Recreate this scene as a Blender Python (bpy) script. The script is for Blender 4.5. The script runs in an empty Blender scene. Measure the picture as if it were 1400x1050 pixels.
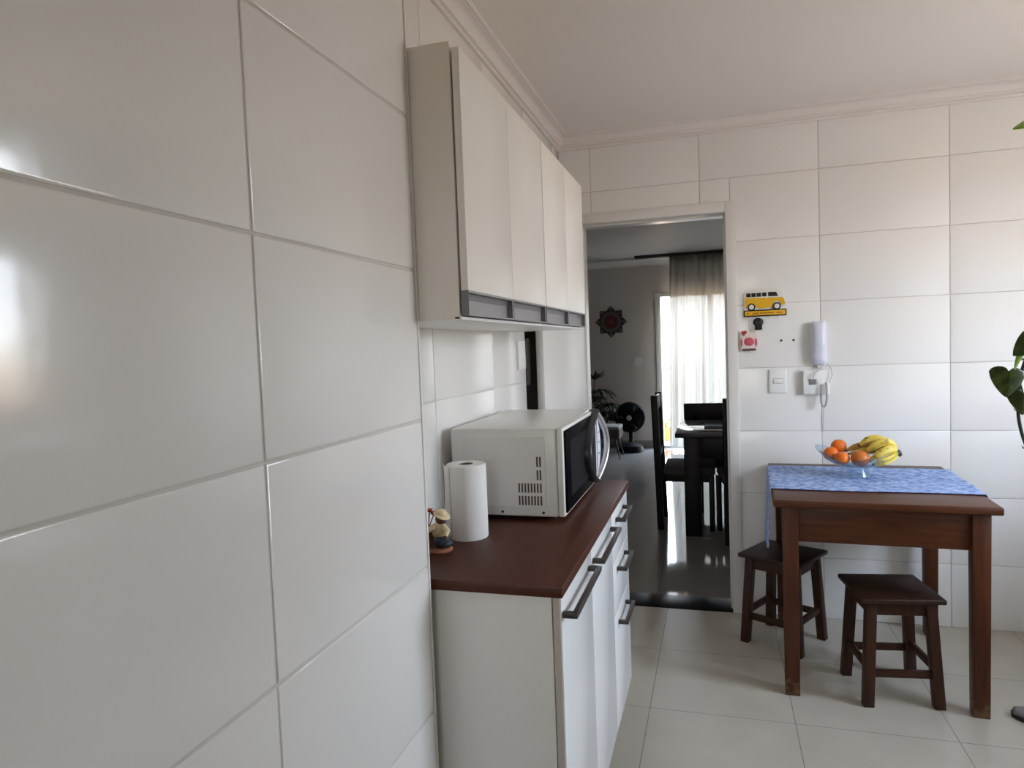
import bpy, bmesh, math, random
from mathutils import Vector, Matrix
random.seed(7)
PI = math.pi
SC = bpy.context.scene
COL = SC.collection

# ------------------------------------------------------------------ materials
def new_mat(name):
    m = bpy.data.materials.new(name); m.use_nodes = True
    nt = m.node_tree; b = nt.nodes['Principled BSDF']
    return m, nt, b

def mat(name, col, rough=0.5, metal=0.0, spec=0.5, coat=0.0, noise=0.0, nscale=8.0, bump=0.0, bscale=40.0, trans=0.0, emit=None, ior=1.45):
    m, nt, b = new_mat(name)
    b.inputs['Base Color'].default_value = (*col, 1)
    b.inputs['Roughness'].default_value = rough
    b.inputs['Metallic'].default_value = metal
    b.inputs['Specular IOR Level'].default_value = spec
    b.inputs['Coat Weight'].default_value = coat
    b.inputs['Coat Roughness'].default_value = 0.08
    b.inputs['Transmission Weight'].default_value = trans
    b.inputs['IOR'].default_value = ior
    if noise or bump:
        tc = nt.nodes.new('ShaderNodeTexCoord')
    if noise:
        n = nt.nodes.new('ShaderNodeTexNoise'); n.inputs['Scale'].default_value = nscale; n.inputs['Detail'].default_value = 4
        r = nt.nodes.new('ShaderNodeMapRange'); r.inputs['To Min'].default_value = 1 - noise; r.inputs['To Max'].default_value = 1 + noise
        mx = nt.nodes.new('ShaderNodeMix'); mx.data_type = 'RGBA'; mx.blend_type = 'MULTIPLY'; mx.inputs[0].default_value = 1
        nt.links.new(tc.outputs['Object'], n.inputs['Vector']); nt.links.new(n.outputs['Fac'], r.inputs['Value'])
        mx.inputs[6].default_value = (*col, 1); nt.links.new(r.outputs['Result'], mx.inputs[7]); nt.links.new(mx.outputs[2], b.inputs['Base Color'])
    if bump:
        n2 = nt.nodes.new('ShaderNodeTexNoise'); n2.inputs['Scale'].default_value = bscale; n2.inputs['Detail'].default_value = 3
        bp = nt.nodes.new('ShaderNodeBump'); bp.inputs['Strength'].default_value = bump; bp.inputs['Distance'].default_value = 0.002
        nt.links.new(tc.outputs['Object'], n2.inputs['Vector']); nt.links.new(n2.outputs['Fac'], bp.inputs['Height']); nt.links.new(bp.outputs['Normal'], b.inputs['Normal'])
    return m

def wood(name, c1, c2, rough=0.35, scale=6.0, stretch=(1, 12, 12), coat=0.2, worn=False):
    m, nt, b = new_mat(name)
    tc = nt.nodes.new('ShaderNodeTexCoord'); mp = nt.nodes.new('ShaderNodeMapping'); mp.inputs['Scale'].default_value = stretch
    n = nt.nodes.new('ShaderNodeTexNoise'); n.inputs['Scale'].default_value = scale; n.inputs['Detail'].default_value = 6; n.inputs['Distortion'].default_value = 0.6
    cr = nt.nodes.new('ShaderNodeValToRGB'); cr.color_ramp.elements[0].position = 0.3; cr.color_ramp.elements[1].position = 0.72
    cr.color_ramp.elements[0].color = (*c1, 1); cr.color_ramp.elements[1].color = (*c2, 1)
    L = nt.links
    L.new(tc.outputs['Object'], mp.inputs['Vector']); L.new(mp.outputs['Vector'], n.inputs['Vector']); L.new(n.outputs['Fac'], cr.inputs['Fac'])
    out = cr.outputs['Color']
    if worn:    # chipped varnish at the foot of the leg
        sp = nt.nodes.new('ShaderNodeSeparateXYZ'); L.new(tc.outputs['Object'], sp.inputs['Vector'])
        mr = nt.nodes.new('ShaderNodeMapRange'); mr.inputs['From Min'].default_value = 0.02; mr.inputs['From Max'].default_value = 0.14; mr.inputs['To Min'].default_value = 0.62; mr.inputs['To Max'].default_value = 0.0
        L.new(sp.outputs['Z'], mr.inputs['Value'])
        n3 = nt.nodes.new('ShaderNodeTexNoise'); n3.inputs['Scale'].default_value = 55; n3.inputs['Detail'].default_value = 5; L.new(tc.outputs['Object'], n3.inputs['Vector'])
        ad = nt.nodes.new('ShaderNodeMath'); ad.operation = 'ADD'; L.new(n3.outputs['Fac'], ad.inputs[0]); L.new(mr.outputs['Result'], ad.inputs[1])
        gt = nt.nodes.new('ShaderNodeMapRange'); gt.inputs['From Min'].default_value = 0.95; gt.inputs['From Max'].default_value = 1.10; L.new(ad.outputs[0], gt.inputs['Value'])
        mx = nt.nodes.new('ShaderNodeMix'); mx.data_type = 'RGBA'; L.new(gt.outputs['Result'], mx.inputs[0]); L.new(out, mx.inputs[6]); mx.inputs[7].default_value = (0.13, 0.072, 0.032, 1)
        out = mx.outputs[2]
    L.new(out, b.inputs['Base Color'])
    b.inputs['Roughness'].default_value = rough; b.inputs['Specular IOR Level'].default_value = .32; b.inputs['Coat Weight'].default_value = coat; b.inputs['Coat Roughness'].default_value = 0.15
    return m

def thin_glass(name, tint=(1, 1, 1)):
    m = bpy.data.materials.new(name); m.use_nodes = True; nt = m.node_tree; nt.nodes.clear()
    o = nt.nodes.new('ShaderNodeOutputMaterial'); t = nt.nodes.new('ShaderNodeBsdfTransparent'); g = nt.nodes.new('ShaderNodeBsdfGlossy')
    f = nt.nodes.new('ShaderNodeLayerWeight'); x = nt.nodes.new('ShaderNodeMixShader'); p5 = nt.nodes.new('ShaderNodeMath'); mr = nt.nodes.new('ShaderNodeMapRange')
    t.inputs['Color'].default_value = (*tint, 1); g.inputs['Roughness'].default_value = 0.02; f.inputs['Blend'].default_value = .5; p5.operation = 'POWER'; p5.inputs[1].default_value = 5; mr.inputs['To Min'].default_value = .04
    nt.links.new(f.outputs['Facing'], p5.inputs[0]); nt.links.new(p5.outputs[0], mr.inputs['Value']); nt.links.new(mr.outputs[0], x.inputs[0]); nt.links.new(t.outputs[0], x.inputs[1]); nt.links.new(g.outputs[0], x.inputs[2]); nt.links.new(x.outputs[0], o.inputs[0])
    return m

def leaf_mat(name, col, vein):
    m = bpy.data.materials.new(name); m.use_nodes = True; nt = m.node_tree; b = nt.nodes['Principled BSDF']; o = nt.nodes['Material Output']
    tc = nt.nodes.new('ShaderNodeTexCoord'); n = nt.nodes.new('ShaderNodeTexNoise'); n.inputs['Scale'].default_value = 38
    cr = nt.nodes.new('ShaderNodeValToRGB'); cr.color_ramp.elements[0].position = .56; cr.color_ramp.elements[1].position = .70
    cr.color_ramp.elements[0].color = (*col, 1); cr.color_ramp.elements[1].color = (*vein, 1)
    tr = nt.nodes.new('ShaderNodeBsdfTranslucent'); mx = nt.nodes.new('ShaderNodeMixShader'); mx.inputs[0].default_value = .3
    nt.links.new(tc.outputs['Object'], n.inputs['Vector']); nt.links.new(n.outputs['Fac'], cr.inputs['Fac']); nt.links.new(cr.outputs[0], b.inputs['Base Color']); nt.links.new(cr.outputs[0], tr.inputs['Color'])
    b.inputs['Roughness'].default_value = .35
    nt.links.new(b.outputs[0], mx.inputs[1]); nt.links.new(tr.outputs[0], mx.inputs[2]); nt.links.new(mx.outputs[0], o.inputs[0])
    return m

def sheer(name):
    m = bpy.data.materials.new(name); m.use_nodes = True; nt = m.node_tree; nt.nodes.clear()
    o = nt.nodes.new('ShaderNodeOutputMaterial'); t = nt.nodes.new('ShaderNodeBsdfTransparent'); d = nt.nodes.new('ShaderNodeBsdfDiffuse'); l = nt.nodes.new('ShaderNodeBsdfTranslucent')
    a = nt.nodes.new('ShaderNodeMixShader'); b = nt.nodes.new('ShaderNodeMixShader')
    d.inputs['Color'].default_value = (.66, .62, .53, 1); l.inputs['Color'].default_value = (.205, .20, .182, 1)
    a.inputs[0].default_value = .5; b.inputs[0].default_value = .986
    nt.links.new(d.outputs[0], a.inputs[1]); nt.links.new(l.outputs[0], a.inputs[2]); nt.links.new(t.outputs[0], b.inputs[1]); nt.links.new(a.outputs[0], b.inputs[2]); nt.links.new(b.outputs[0], o.inputs[0])
    return m

def floor_mat(name, tile, grout, pitch, x0, y0, rough, noise=.06):
    m, nt, b = new_mat(name); L = nt.links
    tc = nt.nodes.new('ShaderNodeTexCoord'); sp = nt.nodes.new('ShaderNodeSeparateXYZ'); L.new(tc.outputs['Object'], sp.inputs[0])
    def line(out, off):
        a = nt.nodes.new('ShaderNodeMath'); a.operation = 'SUBTRACT'; a.inputs[1].default_value = off; L.new(out, a.inputs[0])
        p = nt.nodes.new('ShaderNodeMath'); p.operation = 'PINGPONG'; p.inputs[1].default_value = pitch / 2; L.new(a.outputs[0], p.inputs[0])
        c = nt.nodes.new('ShaderNodeMath'); c.operation = 'LESS_THAN'; c.inputs[1].default_value = 0.0017; L.new(p.outputs[0], c.inputs[0]); return c.outputs[0]
    mx = nt.nodes.new('ShaderNodeMath'); mx.operation = 'MAXIMUM'; L.new(line(sp.outputs[0], x0), mx.inputs[0]); L.new(line(sp.outputs[1], y0), mx.inputs[1])
    n = nt.nodes.new('ShaderNodeTexNoise'); n.inputs['Scale'].default_value = 5; n.inputs['Detail'].default_value = 7; L.new(tc.outputs['Object'], n.inputs[0])
    cr = nt.nodes.new('ShaderNodeValToRGB'); cr.color_ramp.elements[0].position = .3; cr.color_ramp.elements[1].position = .7
    cr.color_ramp.elements[0].color = (*[c * (1 - noise) for c in tile], 1); cr.color_ramp.elements[1].color = (*[c * (1 + noise) for c in tile], 1); L.new(n.outputs['Fac'], cr.inputs[0])
    mc = nt.nodes.new('ShaderNodeMix'); mc.data_type = 'RGBA'; L.new(mx.outputs[0], mc.inputs[0]); L.new(cr.outputs[0], mc.inputs[6]); mc.inputs[7].default_value = (*grout, 1)
    L.new(mc.outputs[2], b.inputs['Base Color']); b.inputs['Roughness'].default_value = rough
    bp = nt.nodes.new('ShaderNodeBump'); bp.invert = True; bp.inputs['Strength'].default_value = .5; bp.inputs['Distance'].default_value = .001; L.new(mx.outputs[0], bp.inputs['Height']); L.new(bp.outputs[0], b.inputs['Normal'])
    return m

def cloth_blue(name):
    m, nt, b = new_mat(name); L = nt.links
    tc = nt.nodes.new('ShaderNodeTexCoord'); n = nt.nodes.new('ShaderNodeTexNoise'); n.inputs['Scale'].default_value = 34; n.inputs['Detail'].default_value = 7; n.inputs['Roughness'].default_value = .7
    cr = nt.nodes.new('ShaderNodeValToRGB'); e = cr.color_ramp.elements; e[0].position = .34; e[0].color = (.09, .17, .42, 1); e[1].position = .62; e[1].color = (.50, .60, .84, 1)
    x = e.new(.48); x.color = (.24, .36, .68, 1)
    L.new(tc.outputs['Object'], n.inputs[0]); L.new(n.outputs['Fac'], cr.inputs[0]); L.new(cr.outputs[0], b.inputs['Base Color']); b.inputs['Roughness'].default_value = .85
    return m

M = {}
M['tile'] = mat('white glazed tile', (.80, .785, .76), rough=.16, coat=.25, bump=.16, bscale=34)
M['grout'] = mat('pale grout', (.58, .55, .51), rough=.9)
M['grout_pale'] = mat('white grout', (.62, .60, .565), rough=.9)
M['paint'] = mat('white wall paint', (.86, .84, .81), rough=.7)
M['living_paint'] = mat('warm grey wall paint', (.66, .61, .575), rough=.75)
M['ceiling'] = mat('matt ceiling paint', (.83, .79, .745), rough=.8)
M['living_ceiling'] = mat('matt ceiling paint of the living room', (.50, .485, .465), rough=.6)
M['plaster'] = mat('white plaster moulding', (.76, .73, .70), rough=.6)
M['trim'] = mat('white door trim', (.72, .70, .67), rough=.28)
M['floor'] = floor_mat('beige floor tile', (.51, .465, .385), (.24, .215, .185), .5425, -.283, .01, .30)
M['lfloor'] = floor_mat('polished grey floor tile', (.33, .315, .30), (.22, .21, .20), .60, -.36, .19, .07, .03)
M['granite'] = mat('black granite', (.010, .010, .011), rough=.35, spec=.15, noise=.4, nscale=150)
M['laminate'] = mat('white laminate', (.84, .81, .76), rough=.35)
M['laminate_cool'] = mat('white gloss laminate', (.86, .86, .86), rough=.22, coat=.3)
M['edge_beige'] = mat('beige edge band', (.52, .46, .40), rough=.5)
M['alu'] = mat('brushed aluminium', (.34, .34, .35), rough=.45, metal=.5)
M['handle'] = mat('dark pewter', (.062, .053, .045), rough=.42, metal=.35)
M['counter'] = wood('red brown worktop', (.058, .0140, .0058), (.084, .021, .0085), rough=.45, scale=5, stretch=(14, 1.2, 14), coat=.05)
M['tablewood'] = wood('varnished red wood', (.050, .0115, .0028), (.100, .028, .0070), rough=.40, scale=4, stretch=(1.2, 12, 12), coat=.0)
M['tablelegwood'] = wood('varnished red wood of the legs', (.046, .0105, .0026), (.092, .025, .0066), rough=.42, scale=4, stretch=(12, 12, 1.2), coat=.0, worn=True)
M['stoolwood'] = wood('dark red wood', (.020, .008, .0045), (.042, .016, .0075), rough=.42, scale=5, stretch=(12, 1.5, 12), coat=.0)
M['stoollegwood'] = wood('dark red wood of the stool legs', (.026, .0078, .0032), (.052, .0150, .0050), rough=.44, scale=5, stretch=(12, 12, 1.4), coat=.0)
M['mw_white'] = mat('white microwave enamel', (.80, .785, .75), rough=.3, coat=.2)
M['black_glass'] = mat('black door glass', (.005, .005, .006), rough=.22, spec=.008)
M['window_glass'] = mat('dark mesh window', (.020, .020, .023), rough=.25, spec=.01)
M['dark_plastic'] = mat('charcoal plastic', (.030, .030, .033), rough=.35)
M['grey_plastic_and_shade'] = mat('grey plastic and painted shade', (.16, .16, .17), rough=.3)  # also colours the painted shadow strip on the cabinet grips
M['silver'] = mat('silver plastic', (.55, .55, .56), rough=.25, metal=.75)
M['vent'] = mat('vent shadow brown', (.10, .07, .06), rough=.8)
M['keypad'] = mat('pale keypad', (.72, .76, .86), rough=.4)
M['white_plastic'] = mat('white plastic', (.78, .78, .76), rough=.35)
M['lilac_plastic'] = mat('lilac white plastic', (.64, .65, .76), rough=.3)
M['cord_grey'] = mat('grey cord', (.42, .40, .43), rough=.5)
M['paper'] = mat('white paper', (.82, .80, .78), rough=.9, bump=.25, bscale=140)
M['cardboard'] = mat('brown cardboard', (.22, .14, .09), rough=.9)
M['cream'] = mat('cream paint', (.72, .58, .36), rough=.6, noise=.12, nscale=60)
M['brown_skin'] = mat('dark brown painted clay', (.10, .045, .028), rough=.5)
M['figure_blue'] = mat('slate blue painted clay', (.035, .045, .065), rough=.5)
M['clay'] = mat('terracotta clay', (.26, .10, .055), rough=.7, noise=.2, nscale=40)
M['red'] = mat('red paint', (.42, .035, .015), rough=.4)
M['blue_cloth'] = cloth_blue('blue printed cloth')
M['glass'] = thin_glass('clear bluish glass', (.82, .88, .92)); M['glass_clear'] = thin_glass('clear glass', (.93, .96, .98))
M['pane'] = thin_glass('window pane glass'); M['pane_dim'] = thin_glass('dimmed glass of the added fill window', (.44, .425, .40))  # second pane is tinted to dim the added fill window
M['orange'] = mat('orange peel', (.78, .17, .012), rough=.42, bump=.35, bscale=260)
M['orange_brown'] = mat('brownish orange peel', (.58, .16, .025), rough=.42, noise=.15, nscale=20, bump=.3, bscale=240)
def banana_mat(name, ripe, green, spot):
    m, nt, b = new_mat(name); L = nt.links
    tc = nt.nodes.new('ShaderNodeTexCoord'); n = nt.nodes.new('ShaderNodeTexNoise'); n.inputs['Scale'].default_value = 42; n.inputs['Detail'].default_value = 5
    cr = nt.nodes.new('ShaderNodeValToRGB'); e = cr.color_ramp.elements; e[0].position = .30; e[0].color = (*spot, 1); e[1].position = .42; e[1].color = (*ripe, 1)
    k = e.new(.75); k.color = (*green, 1)
    L.new(tc.outputs['Object'], n.inputs[0]); L.new(n.outputs['Fac'], cr.inputs[0]); L.new(cr.outputs[0], b.inputs['Base Color']); b.inputs['Roughness'].default_value = .45
    return m
M['banana'] = banana_mat('yellow banana skin', (.78, .58, .09), (.68, .60, .14), (.30, .20, .03))
M['banana_dark'] = banana_mat('browning banana skin', (.48, .28, .04), (.52, .36, .07), (.07, .035, .012))
M['banana_tip'] = mat('dark banana tip', (.045, .040, .020), rough=.7)
M['van_yellow'] = mat('yellow printed board', (.72, .40, .012), rough=.45, noise=.06, nscale=60)
M['ink'] = mat('black ink', (.012, .011, .012), rough=.5)
M['board_white'] = mat('white printed board', (.74, .72, .68), rough=.5)
M['ink_red'] = mat('dark red ink', (.20, .04, .012), rough=.5)
M['pink'] = mat('pink felt', (.56, .10, .14), rough=.9)
M['felt_white'] = mat('white printed felt', (.74, .62, .58), rough=.9)
M['felt_brown'] = mat('brown felt', (.12, .065, .06), rough=.9)
M['steel'] = mat('steel', (.5, .5, .5), rough=.3, metal=1)
M['leaf_dark'] = leaf_mat('dark green leaf', (.045, .085, .012), (.10, .15, .022))
M['leaf_light'] = leaf_mat('bright green leaf', (.26, .47, .02), (.38, .56, .05))
M['stem'] = mat('dark stem', (.035, .040, .022), rough=.6)
M['pot'] = mat('white ceramic', (.7, .68, .65), rough=.3)
M['soil'] = mat('potting soil', (.03, .02, .015), rough=1, bump=.8, bscale=90)
M['black_wood'] = wood('black stained wood', (.007, .0055, .005), (.014, .010, .009), rough=.4, scale=5, stretch=(10, 10, 1.5), coat=.0)
M['black_top'] = mat('black lacquer', (.012, .011, .011), rough=.10, coat=.5)
M['seat_cloth'] = mat('dark taupe upholstery', (.10, .088, .082), rough=.9, bump=.3, bscale=200)
M['ottoman_cloth'] = mat('grey upholstery', (.34, .33, .31), rough=.9, bump=.3, bscale=200)
M['black_metal'] = mat('black metal', (.012, .012, .012), rough=.4, metal=.3)
M['fan_black'] = mat('black fan plastic', (.008, .008, .009), rough=.6, spec=.2)
M['plant_dark'] = leaf_mat('dark palm leaf', (.018, .030, .013), (.026, .040, .016))
M['mandala_dark'] = mat('dark carved wood', (.035, .030, .032), rough=.7, noise=.3, nscale=60)
M['mandala_grey'] = mat('grey painted carving', (.13, .12, .11), rough=.7, noise=.3, nscale=80)
M['mandala_red'] = mat('dark red carving', (.115, .020, .022), rough=.6, noise=.25, nscale=90)
M['mandala_pink'] = mat('dusty red carving', (.19, .07, .07), rough=.6)
M['mandala_gold'] = mat('ochre carving', (.22, .13, .03), rough=.6)
M['sheer'] = sheer('sheer cream curtain')
M['rail'] = mat('dark brown rail', (.05, .042, .038), rough=.6)
M['base_grey'] = mat('grey baseboard tile', (.24, .225, .21), rough=.3)
M['placemat'] = mat('blue grey woven mat', (.075, .080, .11), rough=.9, noise=.3, nscale=50)
M['pot_orange'] = mat('orange clay pot', (.60, .22, .06), rough=.7)
M['white_frame'] = mat('white window frame', (.75, .75, .74), rough=.3)
M['door_dark'] = mat('dark brown door', (.20, .17, .15), rough=.5)
M['hung_cloth'] = mat('grey hanging cloth', (.34, .32, .315), rough=.9)
M['slip_dark'] = mat('charcoal fabric', (.035, .035, .040), rough=.9, noise=.3, nscale=90)
M['slip_grey'] = mat('grey printed fabric', (.26, .25, .26), rough=.9, noise=.45, nscale=120)
M['hole'] = mat('grey wall plug', (.10, .09, .09), rough=.8)

# ------------------------------------------------------------------ mesh helpers
def V(*a): return Vector(a)

def rotm(rz=0, rx=0, ry=0):
    return Matrix.Rotation(rz, 3, 'Z') @ Matrix.Rotation(ry, 3, 'Y') @ Matrix.Rotation(rx, 3, 'X')

def box(bm, lo, hi, bev=0.0, seg=2, mi=0, R=None, c=None):
    lo = Vector(lo); hi = Vector(hi)
    vs = [bm.verts.new((x, y, z)) for x in (lo.x, hi.x) for y in (lo.y, hi.y) for z in (lo.z, hi.z)]
    q = [(0, 1, 3, 2), (4, 6, 7, 5), (0, 4, 5, 1), (2, 3, 7, 6), (0, 2, 6, 4), (1, 5, 7, 3)]
    fs = [bm.faces.new([vs[i] for i in f]) for f in q]
    for f in fs: f.material_index = mi
    allv = list(vs)
    if bev > 0:
        es = list({e for f in fs for e in f.edges})
        bev = min(bev, min(abs(hi[i] - lo[i]) for i in range(3)) * .45)
        r = bmesh.ops.bevel(bm, geom=es, offset=bev, segments=seg, profile=.5, affect='EDGES', clamp_overlap=True, material=-1)
        st = set(v for v in vs if v.is_valid)
        for f in r['faces']:
            f.material_index = mi
            for v in f.verts: st.add(v)
        for f in fs:
            if f.is_valid:
                for v in f.verts: st.add(v)
        allv = list(st)
    if R is not None:
        c = Vector(c) if c is not None else (lo + hi) / 2
        for v in allv: v.co = R @ (v.co - c) + c
    return allv

def prism(bm, poly, a, b, axis='y', mi=0):
    """polygon (u,v) extruded from a to b along an axis: y -> (u,d,v), x -> (d,u,v), z -> (u,v,d)"""
    def P(u, v, d):
        return {'y': (u, d, v), 'x': (d, u, v), 'z': (u, v, d)}[axis]
    A = [bm.verts.new(P(u, v, a)) for u, v in poly]; B = [bm.verts.new(P(u, v, b)) for u, v in poly]
    fs = [bm.faces.new(A), bm.faces.new(B[::-1])]
    n = len(poly)
    for i in range(n): fs.append(bm.faces.new((A[i], B[i], B[(i + 1) % n], A[(i + 1) % n])))
    for f in fs: f.material_index = mi
    return A + B

def lathe(bm, prof, c=(0, 0, 0), n=32, mi=0, axis='z', cap=True):
    rings = []
    c = Vector(c)
    for r, h in prof:
        ring = []
        for i in range(n):
            a = 2 * PI * i / n
            p = (r * math.cos(a), r * math.sin(a), h) if axis == 'z' else ((r * math.cos(a), h, r * math.sin(a)) if axis == 'y' else (h, r * math.cos(a), r * math.sin(a)))
            ring.append(bm.verts.new(c + Vector(p)))
        rings.append(ring)
    fs = []
    for k in range(len(rings) - 1):
        for i in range(n):
            fs.append(bm.faces.new((rings[k][i], rings[k][(i + 1) % n], rings[k + 1][(i + 1) % n], rings[k + 1][i])))
    if cap:
        if prof[0][0] > 1e-5: fs.append(bm.faces.new(rings[0][::-1]))
        if prof[-1][0] > 1e-5: fs.append(bm.faces.new(rings[-1]))
    for f in fs: f.material_index = mi

def tube(bm, pts, rad, n=10, mi=0, closed=False, flat=None):
    pts = [Vector(p) for p in pts]; N = len(pts)
    rads = rad if isinstance(rad, (list, tuple)) else [rad] * N
    rings = []; up = None
    for i in range(N):
        if closed: t = pts[(i + 1) % N] - pts[i - 1]
        else: t = pts[min(i + 1, N - 1)] - pts[max(i - 1, 0)]
        t.normalize()
        if up is None:
            up = Vector((0, 0, 1)) if abs(t.z) < .9 else Vector((1, 0, 0))
        s = t.cross(up)
        if s.length < 1e-4: s = t.cross(Vector((0, 1, 0)))
        s.normalize(); up = s.cross(t).normalized()
        fx, fy = flat if flat else (1, 1)
        rings.append([bm.verts.new(pts[i] + rads[i] * (fx * math.cos(2 * PI * k / n) * s + fy * math.sin(2 * PI * k / n) * up)) for k in range(n)])
    fs = []
    rng = range(N) if closed else range(N - 1)
    for i in rng:
        a, b = rings[i], rings[(i + 1) % N]
        for k in range(n): fs.append(bm.faces.new((a[k], a[(k + 1) % n], b[(k + 1) % n], b[k])))
    if not closed:
        fs.append(bm.faces.new(rings[0][::-1])); fs.append(bm.faces.new(rings[-1]))
    for f in fs: f.material_index = mi

def ball(bm, c, r, sc=(1, 1, 1), n=24, mi=0, R=None):
    m = Matrix.Translation(Vector(c)) @ (R.to_4x4() if R else Matrix()) @ Matrix.Diagonal((r * sc[0], r * sc[1], r * sc[2], 1))
    v = bmesh.ops.create_uvsphere(bm, u_segments=n, v_segments=max(8, n * 2 // 3), radius=1, matrix=m)
    for q in v['verts']:
        for f in q.link_faces: f.material_index = mi

def grid(bm, nu, nv, fn, mi=0):
    vs = [[bm.verts.new(fn(i / nu, j / nv)) for j in range(nv + 1)] for i in range(nu + 1)]
    for i in range(nu):
        for j in range(nv):
            bm.faces.new((vs[i][j], vs[i + 1][j], vs[i + 1][j + 1], vs[i][j + 1])).material_index = mi
    return vs

def obj(name, bm, mats, parent=None, smooth=38, solid=None, label=None):
    bmesh.ops.recalc_face_normals(bm, faces=bm.faces[:])
    me = bpy.data.meshes.new(name); bm.to_mesh(me); bm.free()
    for m in (mats if isinstance(mats, (list, tuple)) else [mats]): me.materials.append(M[m] if isinstance(m, str) else m)
    for p in me.polygons: p.use_smooth = True
    me.set_sharp_from_angle(angle=math.radians(smooth))
    o = bpy.data.objects.new(name, me); COL.objects.link(o)
    if parent is not None: o.parent = parent
    if solid:
        md = o.modifiers.new('thickness', 'SOLIDIFY'); md.thickness = solid; md.offset = 0
    if label: o['label'] = label
    return o

def thing(name, label, cat, loc=(0, 0, 0), rz=0.0, group=None):
    o = bpy.data.objects.new(name, None); COL.objects.link(o); o.empty_display_size = .05
    o.location = loc; o.rotation_euler = (0, 0, rz)
    o['label'] = label; o['category'] = cat
    if group: o['group'] = group
    return o

def tag(o, label, cat, group=None):
    o['label'] = label; o['category'] = cat
    if group: o['group'] = group
    return o

def struct(o, label=None, cat=None):
    o['kind'] = 'structure'
    if label: o['label'] = label
    if cat: o['category'] = cat
    return o

def NB(): return bmesh.new()

def one(fn, *a, **k):
    bm = NB(); fn(bm, *a, **k); return bm

def copy_tree(root, loc, rz, label):
    r = root.copy(); COL.objects.link(r); r.location = loc; r.rotation_euler = (0, 0, rz); r['label'] = label
    for ch in list(root.children):
        c = ch.copy(); COL.objects.link(c); c.parent = r
        for g in list(ch.children):
            d = g.copy(); COL.objects.link(d); d.parent = c
    return r

# ------------------------------------------------------------------ setting
TW, TH, TZ, TX = .5755, .33, -.0124, .5106      # wall tile pitch and grid origin
XN, YN = -.6268, -2.384                          # near wall face and its corner
XR = -.817                                       # recessed wall face
CH = 2.605                                       # ceiling height
XRIGHT, YFRONT = 2.35, -4.75
YL0, YL1 = .19, 5.85                             # living room depth
LX0, LX1 = -3.0, 3.2

def subtract(r, holes):
    out = [r]
    for h in holes:
        nxt = []
        for (a, b, c, d) in out:
            ha, hb, hc, hd = h
            if hb <= a or ha >= b or hd <= c or hc >= d: nxt.append((a, b, c, d)); continue
            if ha > a: nxt.append((a, ha, c, d))
            if hb < b: nxt.append((hb, b, c, d))
            m0, m1 = max(a, ha), min(b, hb)
            if hc > c: nxt.append((m0, m1, c, hc))
            if hd < d: nxt.append((m0, m1, hd, d))
        out = nxt
    return out

def tiles(bm, u0, u1, v0, v1, uo, holes, fn, mi=0, gap=.003, t=.003, bev=.003):
    """raised glazed tiles with rounded edges; fn(u, v, d) maps into the wall plane, d = height above the grout"""
    k0 = math.floor((u0 - uo) / TW) - 1; k1 = math.ceil((u1 - uo) / TW) + 1
    for k in range(k0, k1):
        for j in range(-1, 9):
            a, b = max(u0, uo + k * TW), min(u1, uo + (k + 1) * TW); c, d = max(v0, TZ + j * TH), min(v1, TZ + (j + 1) * TH)
            if b - a < .008 or d - c < .008: continue
            for (a2, b2, c2, d2) in subtract((a, b, c, d), holes):
                if b2 - a2 < .012 or d2 - c2 < .012: continue
                g = gap / 2; lv = [(g, -.0005), (g, t * .45), (g + bev * .3, t * .82), (g + bev, t)]
                rings = []
                for ins, h in lv:
                    rings.append([bm.verts.new(fn(u, v, h)) for u, v in ((a2 + ins, c2 + ins), (b2 - ins, c2 + ins), (b2 - ins, d2 - ins), (a2 + ins, d2 - ins))])
                for q in range(3):
                    for i in range(4): bm.faces.new((rings[q][i], rings[q][(i + 1) % 4], rings[q + 1][(i + 1) % 4], rings[q + 1][i])).material_index = mi
                bm.faces.new(rings[-1]).material_index = mi

def slabs(bm, u0, u1, v0, v1, holes, mk, mi=0):
    for r in subtract((u0, u1, v0, v1), holes): mk(bm, r, mi)

# near left wall, juts into the room
bm = NB()
box(bm, (-.98, YFRONT, 0), (XN - .003, YN, CH), mi=1)
tiles(bm, YFRONT, YN - .004, 0, CH, -2.9381, [], lambda u, v, d: (XN - .003 + d, u, v), 0, gap=.0050, t=.0026, bev=.004)
struct(obj('wall_left', bm, ['tile', 'grout_pale'], smooth=60))
# thin edge trim on that corner
struct(obj('trim_1', one(box, (XN - .012, YN - .004, 0), (XN + .001, YN + .002, CH), .001), 'white_plastic'))

# recessed wall with the cabinets; a dark side doorway near its far end
SD = (-.825, -.07, -1, 2.10)
bm = NB()
slabs(bm, YN, 0.0, 0, CH, [SD], lambda b, r, mi: box(b, (-.98, r[0], r[2]), (XR - .003, r[1], r[3]), mi=mi), 1)
tiles(bm, YN, -.0, 0, CH, -1.862, [SD], lambda u, v, d: (XR - .003 + d, u, v), 0)
struct(obj('wall_alcove', bm, ['tile', 'grout_pale'], smooth=60))
# side door behind it, in shadow
bm = NB(); box(bm, (-.915, -.825, 0), (-.875, -.07, 2.10), .002)
struct(obj('door_2', bm, 'door_dark'))

# back wall
DX0, DX1, DZ = -.735, .085, 2.150
DH = (DX0, DX1, -1, DZ)
bm = NB()
slabs(bm, LX0, 3.2, -.12, 2.75, [DH], lambda b, r, mi: box(b, (r[0], .003, r[2]), (r[1], YL0, r[3]), mi=mi), 1)
tiles(bm, XR, XRIGHT, 0, CH, TX, [DH], lambda u, v, d: (u, .003 - d, v), 0)
struct(obj('wall_back', bm, ['tile', 'grout'], smooth=60))

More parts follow.
